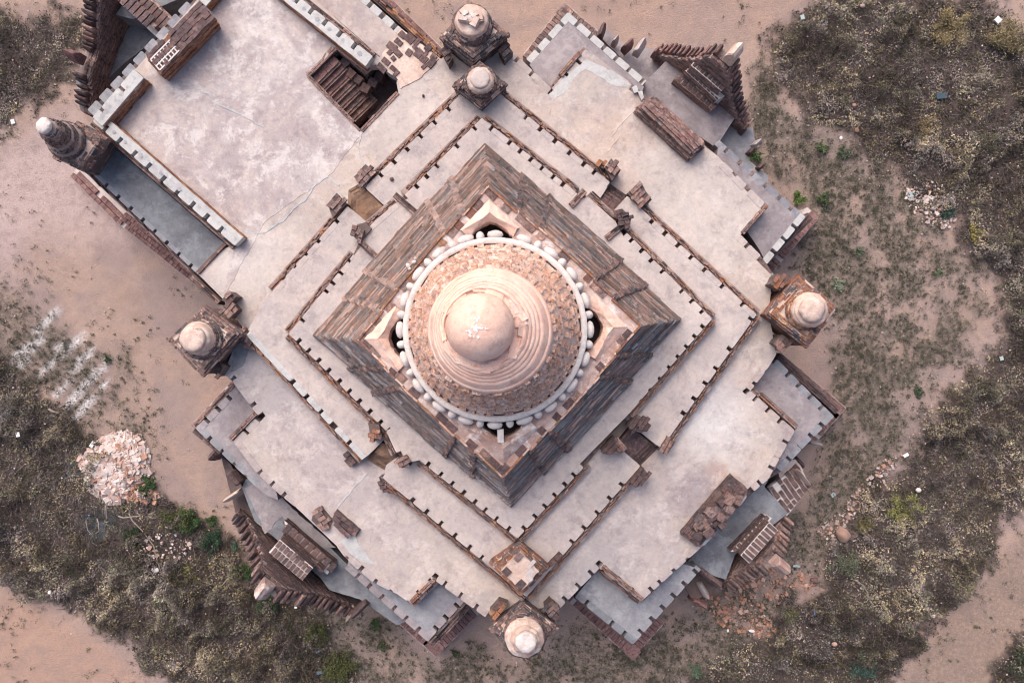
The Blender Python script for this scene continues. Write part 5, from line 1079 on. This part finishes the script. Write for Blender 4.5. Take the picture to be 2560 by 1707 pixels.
# flat header paving on the right flank of the lower right porch
t_ = thing('flank_paving', 'sloping patch of small bricks in thick white mortar beside the lower right porch', 'paving', W('c3:150,200', 3.05))
slab('mortar_bed', 'c3:60,250 250,95 345,230 180,440', 3.06, 2.8, 'plaster_chalk', t_, r=2)
for i in range(7):
    for j in range(9):
        u, v = (i+.5)/7, (j+.5)/9; p = np.array(P('c3:60,255'))*(1-u)*(1-v)+np.array(P('c3:255,95'))*u*(1-v)+np.array(P('c3:340,225'))*u*v+np.array(P('c3:180,425'))*(1-u)*v
        if random.random() < .8: c = W(tuple(p), 3.1); put(unit_brick('brick_header'), 'brick', t_, (c.x, c.y, 3.07), (random.uniform(.13, .2), random.uniform(.14, .26), .09), R(40)+random.uniform(-.1, .1))
def flame_mesh(mat):
    if ('f', mat) not in UNIT:
        L = []
        for k in range(4):
            mb = MB(); prof = [(-.5, 0), (.5, 0), (.46, .55), (.22, .86), (0, 1), (-.25, .85), (-.47, .5)]; n = len(prof); vs = []
            for y in (-.5, -.42, .42, .5):
                sc_ = .86 if abs(y) == .5 else 1
                vs += [(x*sc_+random.uniform(-.04, .04), y+random.uniform(-.03, .03), z*(.93 if abs(y) == .5 else 1)+random.uniform(-.04, .04)*(z > 0)) for x, z in prof]
            fs = [tuple(range(n))[::-1], tuple(range(3*n, 4*n))]
            for r in range(3):
                for i in range(n): fs.append((r*n+i, r*n+(i+1) % n, (r+1)*n+(i+1) % n, (r+1)*n+i))
            me = bpy.data.meshes.new('flame_block'); me.from_pydata(mb.v or vs, [], fs); me.materials.append(MATS[mat]); L.append(me)
        UNIT['f', mat] = L
    return random.choice(UNIT['f', mat])
def gable(label, A, B, zA, crest, horn, mat='brick_brown', fm=('brick_header', 'brick_dark'), size=(.26, .5, .55), horn_size=(.5, .8, 1.3), hornmat='plaster_rose', zf=2.2, thick=.12):
    wa, wb = W(A, zA), W(B, zA); d = Vector((wb.x-wa.x, wb.y-wa.y)); L = d.length; d /= L; nr = Vector((-d.y, d.x))
    if nr.dot(Vector((wa.x+.5*d.x*L, wa.y+.5*d.y*L))) < 0: nr = -nr       # outward
    t_ = thing('porch_gable', label, 'gable', (wa.x, wa.y, 0), 'flame-edged gables over the porches')
    k_ = nr.x*wa.x+nr.y*wa.y
    def solve(p):
        p = P(p); dx, dy = (p[0]-1280)/FPX, -(p[1]-853.5)/FPX; hz = k_/(nr.x*dx+nr.y*dy); X, Y = dx*hz, dy*hz
        return (X-wa.x)*d.x+(Y-wa.y)*d.y, HC-hz
    pts = [solve(p) for p in crest]; rz = math.atan2(d.y, d.x)
    hs = sorted([(t0, z-size[2]) for t0, z in pts]+[(0, zA-.1), (L, zA-.1)])
    def prof(t0): return float(np.interp(t0, [h[0] for h in hs], [h[1] for h in hs]))
    # wall body under the crest
    mb = MB(); N_ = 40; vs = []
    t_lo, t_hi = min(hs)[0], max(hs)[0]
    for off in (-thick, .42):
        for i in range(N_+1):
            tt = t_lo+(t_hi-t_lo)*i/N_; X, Y = wa.x+d.x*tt+nr.x*off, wa.y+d.y*tt+nr.y*off; vs += [(X, Y, .1), (X, Y, prof(tt))]
    fs = []; M = 2*(N_+1)
    for i in range(N_):
        a = 2*i; fs += [(a, a+1, a+3, a+2), (M+a, M+a+2, M+a+3, M+a+1), (a+1, M+a+1, M+a+3, a+3)]
    mb.add(vs, fs); mb.build('gable_wall', 'mortar_mid', t_)
    wb_ = MB(); A2 = (wa.x+d.x*t_lo, wa.y+d.y*t_lo); B2 = (wa.x+d.x*t_hi, wa.y+d.y*t_hi)
    A2 = (A2[0]-nr.x*thick, A2[1]-nr.y*thick); B2 = (B2[0]-nr.x*thick, B2[1]-nr.y*thick)
    wall_bricks(wb_, A2, B2, zf, 9, (-nr.x, -nr.y), prof=lambda m_: prof(m_+t_lo)-.05, L=.3, gapw=.03); wb_.build('brickwork', mat, t_, kind='stuff')
    tt = t_lo+.1; tops = MB()
    while tt < t_hi:
        for r in range(int((thick+.1)/.16)+1):
            o_ = -thick+.08+r*.16; sl = math.atan2(prof(tt+.1)-prof(tt-.1), .2)
            tops.box((wa.x+d.x*tt+nr.x*o_, wa.y+d.y*tt+nr.y*o_, prof(tt)+random.uniform(0, .04)), (.22, .14, .1), rz, tilt=sl, jit=.015)
        tt += .25
    tops.build('crest_bricks', random.choice(('brick_brown', 'brick_dark')), t_, kind='stuff')
    for i, (t0, z) in enumerate(pts):
        s = random.uniform(.75, 1.2); put(flame_mesh(random.choice(fm)), 'flame_stone', t_, (wa.x+d.x*t0+nr.x*.2, wa.y+d.y*t0+nr.y*.2, z-size[2]*.95), (size[0]*s, size[1]*random.uniform(.85, 1.2), size[2]*s*1.1), rz+random.uniform(-.06, .06))
    if horn:
        t0, z = solve(horn); put(flame_mesh(hornmat), 'horn', t_, (wa.x+d.x*t0+nr.x*.3, wa.y+d.y*t0+nr.y*.3, z-horn_size[2]*.5), horn_size, rz)
    return t_
def z_(o, s, L): return [(o[0]+x/s, o[1]+y/s) for x, y in L]
gable('steep flame-edged gable at the upper right with a tall white horn', 'p:1650,129', 'p:1871,314', 3.2,
      z_((1480, 40), 4.9, [(800, 430), (850, 440), (910, 440), (960, 440), (1010, 450), (1060, 460), (1120, 470), (1175, 480), (1230, 480), (1290, 470), (1375, 470), (1440, 440), (1520, 450), (1710, 640), (1730, 700), (1740, 770), (1735, 830), (1745, 900), (1755, 960), (1765, 1030), (1775, 1085), (1800, 1140), (1830, 1200), (1850, 1270), (1890, 1350)]),
      z_((1480, 40), 4.9, [(1680, 530)])[0], fm=('brick_header', 'brick_dark', 'brick_rosy'), hornmat='plaster_cream', size=(.17, .44, .32), horn_size=(.45, .6, .9))
gable('dark flame-edged gable at the lower left with a curved reddish horn', 'p:586,1292', 'p:879,1539', 3.0,
      z_((560, 1150), 4.02, [(165, 510), (185, 590), (215, 650), (235, 720), (265, 780), (290, 840), (310, 920), (345, 985), (350, 1080), (345, 1150), (570, 1340), (640, 1345), (700, 1350), (790, 1375), (850, 1380), (905, 1375), (960, 1395), (1010, 1410), (1065, 1430), (1130, 1450), (1190, 1470), (1270, 1490)]),
      z_((560, 1150), 4.02, [(460, 1230)])[0], mat='brick_dark', fm=('brick_header', 'brick_dark', 'brick_brown'), size=(.21, .48, .34), horn_size=(.62, .62, 1.15), hornmat='horn_rose', zf=2.2, thick=.12)
gable('low ruined gable at the lower right with a blunt pink horn', 'p:1818,1455', 'p:1957,1292', 2.9,
      z_((1680, 1160), 4.61, [(640, 1375), (690, 1340), (750, 1300), (800, 1265), (850, 1245), (905, 1225), (960, 1205), (1015, 1180), (1195, 1000), (1220, 930), (1240, 865), (1255, 800), (1270, 740), (1285, 680), (1300, 620)]),
      z_((1680, 1160), 4.61, [(1190, 1110)])[0], mat='brick_brown', fm=('brick_header', 'brick_brown'), size=(.19, .46, .28), horn_size=(.5, .6, .9), hornmat='horn_rose')
gable('huge dark gable rising out of frame at the upper left', 'p:222,285', 'p:352,-60', 2.4,
      z_((60, 0), 3.92, [(585, 1020), (600, 975), (600, 920), (605, 860), (595, 800), (570, 745), (660, 480), (670, 440), (675, 390), (670, 340), (670, 285), (670, 230), (670, 180), (670, 130), (670, 80), (670, 30), (670, -20), (675, -70)]),
      z_((60, 0), 3.92, [(560, 570)])[0], mat='brick_brown', fm=('brick_header', 'brick_dark', 'brick_brown'), size=(.17, .42, .34), horn_size=(.4, .45, .9), hornmat='brick_rosy', zf=1.0)
RM = 'broken merlon stones on the porch flank walls'
for lab, x0, y0, x1, y1, z, w_, mat in (('tall split merlon stone with white top, first from the blunt corner', 650, 240, 680, 160, 3.4, 16, 'brick_header'), ('small whitish broken merlon stump', 745, 280, 770, 245, 3.2, 13, 'mortar'), ('pair of rounded brown merlon stumps with moss between', 815, 320, 870, 270, 3.3, 18, 'brick_rosy'),
                                   ('largest leaning merlon slab with a ragged edge', 900, 345, 950, 265, 3.6, 20, 'mortar'), ('broken stump next to the first flame stones', 1020, 360, 1045, 325, 3.3, 14, 'brick_rosy'), ('ruined stump at the lower end of the upper right gable', 1620, 880, 1650, 845, 3.0, 14, 'brick_header'),
                                   ('pale broken slab beyond the lower end of the upper right gable', 1690, 985, 1735, 945, 2.6, 14, 'mortar'), ('dark rounded stump with grass around it', 1655, 1040, 1690, 1005, 2.6, 14, 'brick_header'), ('chipped stump close to the header-brick edge', 1720, 1140, 1755, 1110, 2.6, 13, 'brick_dark')):
    a, b = P('a2:%d,%d' % (x0, y0)), P('a2:%d,%d' % (x1, y1)); c = W(((a[0]+b[0])/2, (a[1]+b[1])/2), z); s = M1(z)
    o = put(flame_mesh(mat), 'merlon_stump', None, (c.x, c.y, z-.7), (w_/s, math.dist(a, b)/s, .9), math.atan2(-(b[1]-a[1]), b[0]-a[0])-math.pi/2); o['label'] = lab; o['category'] = 'merlon stone'; o['group'] = RM
for lab, t0, a, b, z, w_, mat in (('long white-sided slab leaning out at the left end of the lower left gable', 'c0', (1505, 345), (1610, 275), 3.2, 13, 'plaster_cream'), ('dark triangular stone pointing away at the right end of the lower left gable', 'c1', (640, 1135), (745, 1030), 3.4, 18, 'brick_header'),
                                  ('stack of dark rounded stones between the mauve corner and lower left gable', 'c0', (1540, 150), (1600, 230), 3.6, 26, 'brick_header'), ('dark jagged lump under the mauve corner tip', 'c0', (1410, 60), (1460, 0), 3.0, 24, 'brick_black'),
                                  ('heavy squared stone wedge left of the lower right gable', 'c2', (1330, 800), (1470, 920), 3.5, 26, 'brick_header'), ('broken pink stub below the stone wedge, lower right side', 'c2', (1280, 1010), (1370, 1060), 2.6, 20, 'brick_rosy'),
                                  ('white-topped leaning stone below the stone wedge', 'c2', (1330, 900), (1385, 1000), 2.9, 18, 'mortar'), ('long white leaning slab at the outer edge of the small-brick patch', 'c3', (262, 130), (345, 235), 3.5, 11, 'plaster_cream'),
                                  ('ruined brick lump right of the blue-grey corner', 'c3', (250, 60), (300, 110), 3.0, 22, 'brick_dark'), ('fallen block by the tip of the blue-grey corner', 'b3', (345, 1480), (425, 1495), 2.5, 12, 'mortar')):
    pa, pb = P('%s:%d,%d' % (t0, *a)), P('%s:%d,%d' % (t0, *b)); c = W(((pa[0]+pb[0])/2, (pa[1]+pb[1])/2), z); s = M1(z)
    o = put(flame_mesh(mat), 'broken_stone', None, (c.x, c.y, z-.9), (w_/s, math.dist(pa, pb)/s, 1.0), math.atan2(-(pb[1]-pa[1]), pb[0]-pa[0])-math.pi/2); o['label'] = lab; o['category'] = 'broken stone'; o['group'] = 'broken stones at the porch corners'
# ------------------------------------------------------------------ repaired cracks in the plaster roofs
def crack(label, pts, w_, mat, z=ZM):
    q = PL(pts); c = W(q[0], z); t_ = thing('repaired_crack', label, 'crack repair', (c.x, c.y, z), 'repaired cracks in the roof plaster'); mb = MB()
    full = []
    for i in range(len(q)-1):
        n = max(1, int(math.dist(q[i], q[i+1])/9))
        for k in range(n): full.append((q[i][0]+(q[i+1][0]-q[i][0])*k/n+random.uniform(-1.6, 1.6), q[i][1]+(q[i+1][1]-q[i][1])*k/n+random.uniform(-1.6, 1.6)))
    full.append(q[-1]); L, Rr = [], []
    for i, p in enumerate(full):
        a, b = full[max(0, i-1)], full[min(len(full)-1, i+1)]; dx, dy = b[0]-a[0], b[1]-a[1]; l = math.hypot(dx, dy); ww = w_*random.uniform(.3, 1)/2
        L.append((p[0]-dy/l*ww, p[1]+dx/l*ww)); Rr.append((p[0]+dy/l*ww, p[1]-dx/l*ww))
    for i in range(len(full)-1): prism(mb, [[L[i], L[i+1], Rr[i+1], Rr[i]]], z+.018, z-.02)
    mb.build('filler', mat, t_)
crack('blue-grey crack repair winding away from the foot of the stairwell', 'a1:710,900 690,1000 700,1060 745,1110', 3.5, 'repair'); crack('long bluish crack repair from the orange stair pit across the court', 'a1:560,1250 490,1190 400,1250 330,1350 250,1410 200,1480 60,1568 b1:-90,60 b0:1560,130', 5.5, 'repair')
crack('bluish crack repair across the far corner of the court', 'a0:1200,560 1280,580 1400,630 1480,710 1600,760 1784,860', 6, 'repair', ZM+.012); crack('pale line of filler toward the worn brick block', 'c1:750,150 640,270 550,385', 5, 'repair')
crack('chalk-white crack left of the long reddish block', 'a2:860,765 780,850 735,910', 3, 'plaster_cream'); crack('lower chalk-white crack near the orange stain', 'a2:785,920 735,980 700,1025', 3, 'plaster_cream'); crack('short white crack by the inner top stupa', 'a2:320,620 318,700 310,790', 1.2, 'plaster_cream')
crack('thin crack line from the orange pit toward the pale plaster', 'a1:345,1340 400,1390 450,1440', 1.6, 'repair')
# ------------------------------------------------------------------ loose stones, rubble, plants, litter
random.seed(5)
def pile(name, label, poly, n, srange, mats, hmax, group=None, cat='rubble pile'):
    q = PL(poly); xs = [p[0] for p in q]; ys = [p[1] for p in q]; cx, cy = sum(xs)/len(q), sum(ys)/len(q); c = W((cx, cy), 0)
    t_ = thing(name, label, cat, c, group); k = 0; tries = 0; extra = MB()
    while k < n and tries < n*30:
        tries += 1; x, y = random.uniform(min(xs), max(xs)), random.uniform(min(ys), max(ys)); d = float(sdf(np.array([x]), np.array([y]), q)[0])
        if d < random.uniform(-6, 2): continue
        h = hmax*min(1, max(0, d)/30); s = random.uniform(*srange)*random.choice((.5, .7, 1, 1, 1.3)); p = W((x, y), h)
        m_ = mats[0] if random.random() < .75 else random.choice(mats); dd = (s, s*random.uniform(.6, .95), s*random.uniform(.4, .7)); rz = random.uniform(0, 3.1)
        if k < 290: put(unit_brick(m_) if random.random() < .6 else pebble(m_, random.randrange(4)), 'stone', t_, (p.x, p.y, h+random.uniform(0, .08)), dd, rz, (random.uniform(-.5, .5), random.uniform(-.5, .5)))
        else: extra.box((p.x, p.y, h+random.uniform(-.04, .05)), dd, rz, jit=s*.13, tilt=random.uniform(-.5, .5), tx=random.uniform(-.5, .5))
        k += 1
    if extra.v: extra.build('small_rubble', mats[0], t_, kind='stuff')
    return t_
pile('rubble_pile', 'heap of pale broken masonry on the left waste ground', 'c0:545,70 640,-30 740,-110 830,-130 930,-100 1010,20 1015,150 930,210 870,300 800,350 740,350 620,260', 1500, (.07, .27), ['stone_pale', 'stone_rust', 'stone_pale'], .28)
pile('rubble_pile', 'small rust-red rubble spill below the pale heap', 'c0:850,310 900,230 1000,230 1080,300 1040,340 900,350', 160, (.08, .2), ['stone_rust', 'stone_pale'], .12)
pile('rubble_pile', 'orange rubble spill right of the slate corner by the scrub', 'c3:-150,720 180,800 400,860 350,960 200,960 60,1120 100,1250 -120,1250 -380,1120 -500,930', 430, (.06, .2), ['stone_rust', 'stone_mixed'], .05)
pile('rubble_pile', 'scatter of whitish chips at the upper right scrub edge', 'a3:950,1300 1180,1230 1290,1310 1330,1450 1250,1568 1100,1500 1000,1380', 300, (.05, .16), ['stone_pale', 'stone_mixed'], .06)
pile('rubble_pile', 'small patch of chalky chips inside the upper right scrub', 'a3:940,960 1060,930 1070,990 990,1010', 60, (.05, .13), ['stone_pale'], .5)
pile('rubble_pile', 'loose pinkish chips along the right scrub margin', 'c3:740,150 850,60 960,20 900,120 760,260 700,400 580,480 460,640 380,560 560,400', 260, (.05, .15), ['stone_mixed', 'stone_pale', 'stone_rust'], .04)
pile('rubble_pile', 'pale chips trailing through the lower left scrub', 'c0:860,620 1000,540 1200,560 1350,640 1280,720 1100,760 900,800 820,700', 150, (.04, .14), ['stone_pale', 'stone_mixed'], .08)
# strewn pebbles everywhere: uncountable
pb = MB()
for _ in range(5200):
    x, y = random.uniform(-100, 2660), random.uniform(-100, 1800)
    d = float(scrub_density(np.array([x]), np.array([y]))[0]); s0 = float(sparse_density(np.array([x]), np.array([y]))[0])
    if random.random() > .12+.8*s0+.6*d: continue
    s = random.uniform(.02, .07); p = W((x, y), .02+.35*d*random.random()); pb.box(p, (s, s*.8, s*.6), random.random()*3, jit=s*.15)
o = pb.build('gravel', 'stone_mixed', kind='stuff'); o['label'] = 'pale pebbles and chips strewn over the waste ground'
def one(name, label, cat, p, z, d, mat, rz=0, mesh=None, group=None):
    c = W(p, z); o = put(mesh or pebble(mat, random.randrange(4)), name, None, (c.x, c.y, z+d[2]*.4), d, rz); o['label'] = label; o['category'] = cat
    if group: o['group'] = group
    return o
one('boulder', 'large tan boulder with a rusty top at the right scrub edge', 'boulder', 'c3:548,560', .1, (.85, .55, .5), 'rock_tan', R(-55)); one('boulder', 'pale grey round rock inside the right scrub', 'boulder', 'c3:1065,262', .3, (.26, .22, .2), 'stone_pale')
one('brick_chunk', 'orange brick chunk lying in the bottom right scrub', 'stone', 'c3:500,1300', .4, (.26, .2, .16), 'stone_rust'); one('brick_chunk', 'squared pinkish block beside the orange rubble', 'stone', 'c3:362,868', .1, (.28, .16, .15), 'brick_rosy', R(5), unit_brick('brick_rosy'))
one('stone', 'rounded cream stone at the margin of the upper right scrub', 'stone', 'a3:400,640', .2, (.28, .2, .14), 'stone_pale', R(-30)); one('stone', 'small orange stone on the upper right scrub slope', 'stone', 'a3:652,882', .15, (.2, .24, .14), 'stone_rust'); one('stone', 'white stone below the orange stone, upper right', 'stone', 'a3:545,935', .15, (.14, .2, .12), 'paper')
one('stone', 'rusty stone above the row of pale ones, upper right scrub', 'stone', 'a3:635,715', .15, (.2, .16, .13), 'stone_rust'); one('stone', 'tan stone high in the upper right scrub', 'stone', 'a3:690,45', .3, (.25, .2, .15), 'stone_mixed'); one('stone', 'lone ochre stone on open ground near the left-hand stupa', 'stone', 'b0:1175,478', .02, (.1, .08, .07), 'stone_rust')
one('stone', 'white rock with a beige stick across it, lower left scrub', 'stone', 'c0:1055,800', .15, (.38, .26, .2), 'paper', R(-10)); one('stone', 'pale stone beside the blunt green shrub, lower left', 'stone', 'c0:915,770', .1, (.26, .22, .16), 'stone_pale')
one('stone', 'white stone among orange rubble near the slate corner', 'stone', 'c2:1672,1212', .08, (.3, .15, .12), 'paper', R(-10)); one('stone', 'small upright white stone left of the larger white one', 'stone', 'c2:1510,1210', .08, (.11, .16, .12), 'paper')
# a dark pot on the terrace and small stones
one('clay_pot', 'small dark pot standing on the middle terrace, upper left', 'pot', 'a1:918,1212', Z1, (.16, .16, .14), 'brick_black'); one('clay_pot', 'little brown pot on the roof between stairwell and inner stupa', 'pot', 'a1:1132,652', ZM, (.1, .12, .12), 'brick_dark')
for lab, p, mat, d, rz in (('pale teal plastic scrap at the top edge of the scrub', 'a3:287,118', 'plastic_teal', (.17, .2, .03), .2), ('white crumpled bag near the road in the upper right corner', 'a3:1605,140', 'paper', (.26, .26, .08), .8), ('blue-grey plastic sheet half hidden in the upper right scrub', 'a3:1225,650', 'ash', (.45, .24, .05), .1),
                       ('flat teal-grey packet lying on chips, right side', 'a3:1018,1315', 'plastic_teal', (.3, .24, .04), .05), ('light blue packet on bare ground right of the lower porch', 'c3:492,296', 'plastic_teal', (.2, .17, .04), .6), ('white torn wrapper at the upper end of the lower right scrub', 'c3:985,28', 'paper', (.24, .14, .04), .5),
                       ('small blue bottle beside the lower right rubble', 'c3:368,1090', 'plastic_blue', (.05, .22, .05), .1), ('light bottle near the squared block', 'c3:243,775', 'plastic_teal', (.32, .09, .07), -.1), ('white paper piece in the left scrub below the lime streaks', 'b0:122,1422', 'paper', (.16, .2, .03), .1),
                       ('white card fragment on the left scrub edge by the pale heap', 'b0:625,1487', 'paper', (.16, .28, .05), -.6), ('small white wrapper at the lower left road end', 'c0:1583,1528', 'paper', (.11, .16, .03), -.3), ('tiny pink brick piece at the lower left road edge', 'c0:338,952', 'stone_pale', (.12, .14, .07), 0),
                       ('white foam piece by the shrubs under the lower left gable', 'c1:270,1055', 'paper', (.12, .08, .04), .1), ('blue film scrap in the bottom shrubs', 'c1:418,1345', 'plastic_teal', (.2, .2, .04), .4), ('second blue film scrap, lower in the bottom shrubs', 'c1:430,1495', 'plastic_blue', (.26, .14, .04), .2),
                       ('white cement lump upper left ground near the far stupa', 'a0:90,825', 'paper', (.16, .2, .06), .3), ('teal wrapper inside the right-hand grass', 'b3:1632,908', 'plastic_teal', (.16, .18, .03), .3)):
    hz = float(mound(np.array([P(p)[0]]), np.array([P(p)[1]]))[0])*float(scrub_density(np.array([P(p)[0]]), np.array([P(p)[1]]))[0])
    one('litter', lab, 'litter', p, .05+hz, d, mat, rz, unit_brick(mat))
def stick(label, pts, r, z=.25, mat='wood_grey'):
    q = PL(pts); mb = MB(); ws = [W(p, z) for p in q]; seg = 6; vs = []
    for i, c in enumerate(ws):
        a, b = ws[max(0, i-1)], ws[min(len(ws)-1, i+1)]; d = (b-a).normalized(); s = Vector((-d.y, d.x, 0)); rr = r*(1-.6*i/len(ws))
        for k in range(seg): t0 = 2*math.pi*k/seg; vs.append(c+s*rr*math.cos(t0)+Vector((0, 0, rr*math.sin(t0)+.1*math.sin(i*1.7))))
    fs = [(i*seg+k, i*seg+(k+1) % seg, (i+1)*seg+(k+1) % seg, (i+1)*seg+k) for i in range(len(ws)-1) for k in range(seg)]
    mb.add(vs, fs); c = ws[0]; o = mb.build('branch', mat, None, loc=c, smooth=True); o['label'] = label; o['category'] = 'branch'; o['group'] = 'bare branches lying in the scrub'
stick('pale bare branch leading down to the white rock, lower left', 'c0:870,420 900,465 960,540 1030,640 1060,720 1085,790', .035); stick('short bleached twig crossing below the pale heap', 'c0:800,440 840,448 950,438', .04); stick('curved thin branch over the old fire patch', 'c0:655,455 672,480 668,540 640,560', .03)
stick('dark stick left of the curved branch on the fire patch', 'c0:580,470 600,530 630,580', .02); stick('pale vertical stick just below the heap', 'c0:715,365 725,410 718,460', .025); stick('thin bare pole in the lower left shrubs', 'c0:1540,860 1500,910 1450,990', .03); stick('grey pole standing in the upper right scrub', 'a3:1205,985 1225,1030 1242,1095', .03, .5)
stick('curved dry branch in the lower right scrub', 'c3:640,870 690,900 730,960 755,1030', .025, .5); stick('long light cane in the left scrub edge', 'c0:0,230 10,190 15,150', .025); stick('whitish piece of timber in the left scrub', 'b0:330,1250 360,1262 395,1278', .06)
# individually visible shrubs
def shrub(label, p, r, h, col, n=900, name='shrub', lsz=(.03, .075), leafless=False):
    c = W(p, 0); t_ = thing(name, label, 'shrub', c, 'separate shrubs and weeds on the waste ground')
    st_ = MB(); tips = []
    for k in range(int(7+r*10)):
        a = random.uniform(0, 6.28); rr = r*random.uniform(.4, .95); tip = Vector((math.cos(a)*rr, math.sin(a)*rr, h*random.uniform(.5, 1)*(1-.35*(rr/r)**2))); prev = Vector((0, 0, 0))
        for j in range(1, 4):
            cur = tip*(j/3)+Vector((random.uniform(-.06, .06), random.uniform(-.06, .06), random.uniform(0, .06)))*r*2; d = cur-prev; L = d.length; w_ = .018*(1-j*.25)
            s = Vector((-d.y, d.x, 0)); s = s.normalized()*w_ if s.length > 1e-5 else Vector((w_, 0, 0)); u = Vector((0, 0, w_)); st_.add([c+prev-s, c+prev+s, c+prev+u*1.7, c+cur-s*.7, c+cur+s*.7, c+cur+u], [(0, 1, 4, 3), (1, 2, 5, 4), (2, 0, 3, 5)]); prev = cur; tips.append(cur)
        tips.append(tip)
    st_.build('stems', 'wood_grey', t_)
    T = np.array([tuple(t0) for t0 in tips]); ii = rng.integers(0, len(T), n); C = T[ii]*rng.uniform(.75, 1.08, (n, 1))+rng.normal(size=(n, 3))*r*.11; C[:, 2] = np.clip(C[:, 2], .02, h*1.15)
    tn = np.array(col)*rng.uniform(.45, 1.5, (n, 1)); leaves('foliage', C+np.array(c), rng.uniform(*lsz, n), tn.astype(np.float32), parent=t_, origin=tuple(c))
G1, G2, G3, G4 = (.06, .10, .045), (.10, .12, .05), (.13, .15, .11), (.20, .17, .09)
for lab, p, r, h, col, n in (('bright yellow-green bush right of the pale rubble heap', 'c0:1220,440', .75, .7, G2, 2600), ('dark green bush hugging the path above the scrub edge', 'c0:1310,470', .6, .6, G1, 1800), ('deep green bush beside the bare path, lower left', 'c0:1450,590', .65, .6, (.045, .08, .05), 2200), ('small green bush on the path edge above the deep green one', 'c0:1440,465', .35, .35, G1, 700),
                            ('leafy bush under the first flame stones of the lower left gable', 'c0:1655,830', .6, .55, G1, 1900), ('tiny green weed on the path by the lower left gable', 'c0:1595,640', .25, .2, (.06, .11, .08), 350), ('dark bush right under the curved reddish horn', 'c1:110,1010', .7, .7, (.05, .075, .045), 2300), ('olive bush along the bottom path edge', 'c1:425,1225', .65, .7, (.085, .095, .045), 2300),
                            ('large olive bush at the bottom left of centre', 'c1:580,1430', .85, .8, (.09, .10, .045), 3400), ('yellowish spreading bush in the lower left scrub', 'c0:1230,870', .9, .5, (.17, .16, .07), 2600), ('green bush behind the pale heap, right side', 'c0:1010,230', .5, .4, G1, 1300), ('dark mound of leaves between fire patch and cane', 'c0:900,570', .5, .4, (.045, .065, .04), 1300),
                            ('round fresh-green weed by the tip of the right low corner', 'a3:245,1335', .38, .35, (.13, .19, .06), 1100), ('second green weed right of the round one', 'a3:428,1342', .36, .3, (.10, .14, .07), 800), ('tiny dark weed under the second green weed', 'a3:440,1405', .26, .15, (.07, .08, .07), 300), ('pale grey-green weed above the right-hand stupa', 'b3:520,410', .32, .25, (.22, .27, .20), 550),
                            ('small green weed with pale tips, right-hand grass', 'b3:657,195', .26, .25, (.14, .18, .12), 450), ('flat green tuft in the middle of the right-hand grass', 'b3:1205,332', .25, .15, (.14, .18, .11), 350), ('dark green patch of weed low in the right-hand grass', 'b3:1070,1135', .3, .2, (.08, .11, .07), 500), ('green weed at the scrub margin, upper right', 'a3:415,995', .32, .25, (.10, .14, .07), 600),
                            ('bluish-green weed below the green one at the margin', 'a3:555,1035', .33, .3, (.10, .13, .09), 700), ('yellow-green bush in the middle right scrub', 'c3:950,365', .85, .6, (.24, .24, .10), 3000), ('smaller yellow bush left of the yellow-green one', 'c3:700,490', .5, .4, (.22, .20, .09), 1200), ('blue-green succulent weed under the slate corner', 'c2:1285,1468', .38, .3, (.12, .17, .12), 900),
                            ('little green weed by the path, left open ground', 'b0:730,912', .16, .2, (.04, .08, .03), 260), ('bright weed on the rubble patch, right side', 'a3:1270,1440', .45, .3, (.06, .12, .09), 900), ('golden bush at the right frame edge', 'b3:1440,75', .45, .4, (.28, .24, .10), 1200), ('golden dry bush in the upper right corner scrub', 'a3:1250,200', 1.0, .8, (.26, .21, .12), 3600),
                            ('wide tawny bush at the right frame edge, top', 'a3:1640,320', 1.1, .9, (.24, .20, .12), 4200), ('tawny bush below the grey branches, upper right', 'a3:1120,870', .6, .6, (.26, .20, .12), 1500), ('dark green bush in the bottom right corner by the road', 'c3:1740,1390', .9, .8, (.05, .065, .04), 3200), ('teal-green patch of leaves in the bottom right scrub', 'c3:680,1430', .8, .5, (.07, .12, .10), 2000),
                            ('green weed beside the bottom stupa edge', 'c2:1345,1370' if 0 else 'c1:1345,1360', .2, .15, (.06, .09, .05), 250), ('small weed pair on the bottom path', 'c1:860,1310', .28, .18, (.08, .10, .06), 400), ('green weeds against the foot of the lower left flame wall', 'c1:810,1170', .34, .2, (.06, .10, .045), 500), ('moss-green plant in the niche of the upper right stumps', 'a2:1690,1060', .35, .3, (.06, .11, .04), 700),
                            ('green bush behind the large pale branch, right scrub', 'c3:560,760', .7, .6, (.14, .15, .11), 2200), ('olive clump on the ledge end, lower right', 'c3:200,1100', .4, .3, (.12, .13, .07), 800)):
    shrub(lab, p, r, h, col, n)
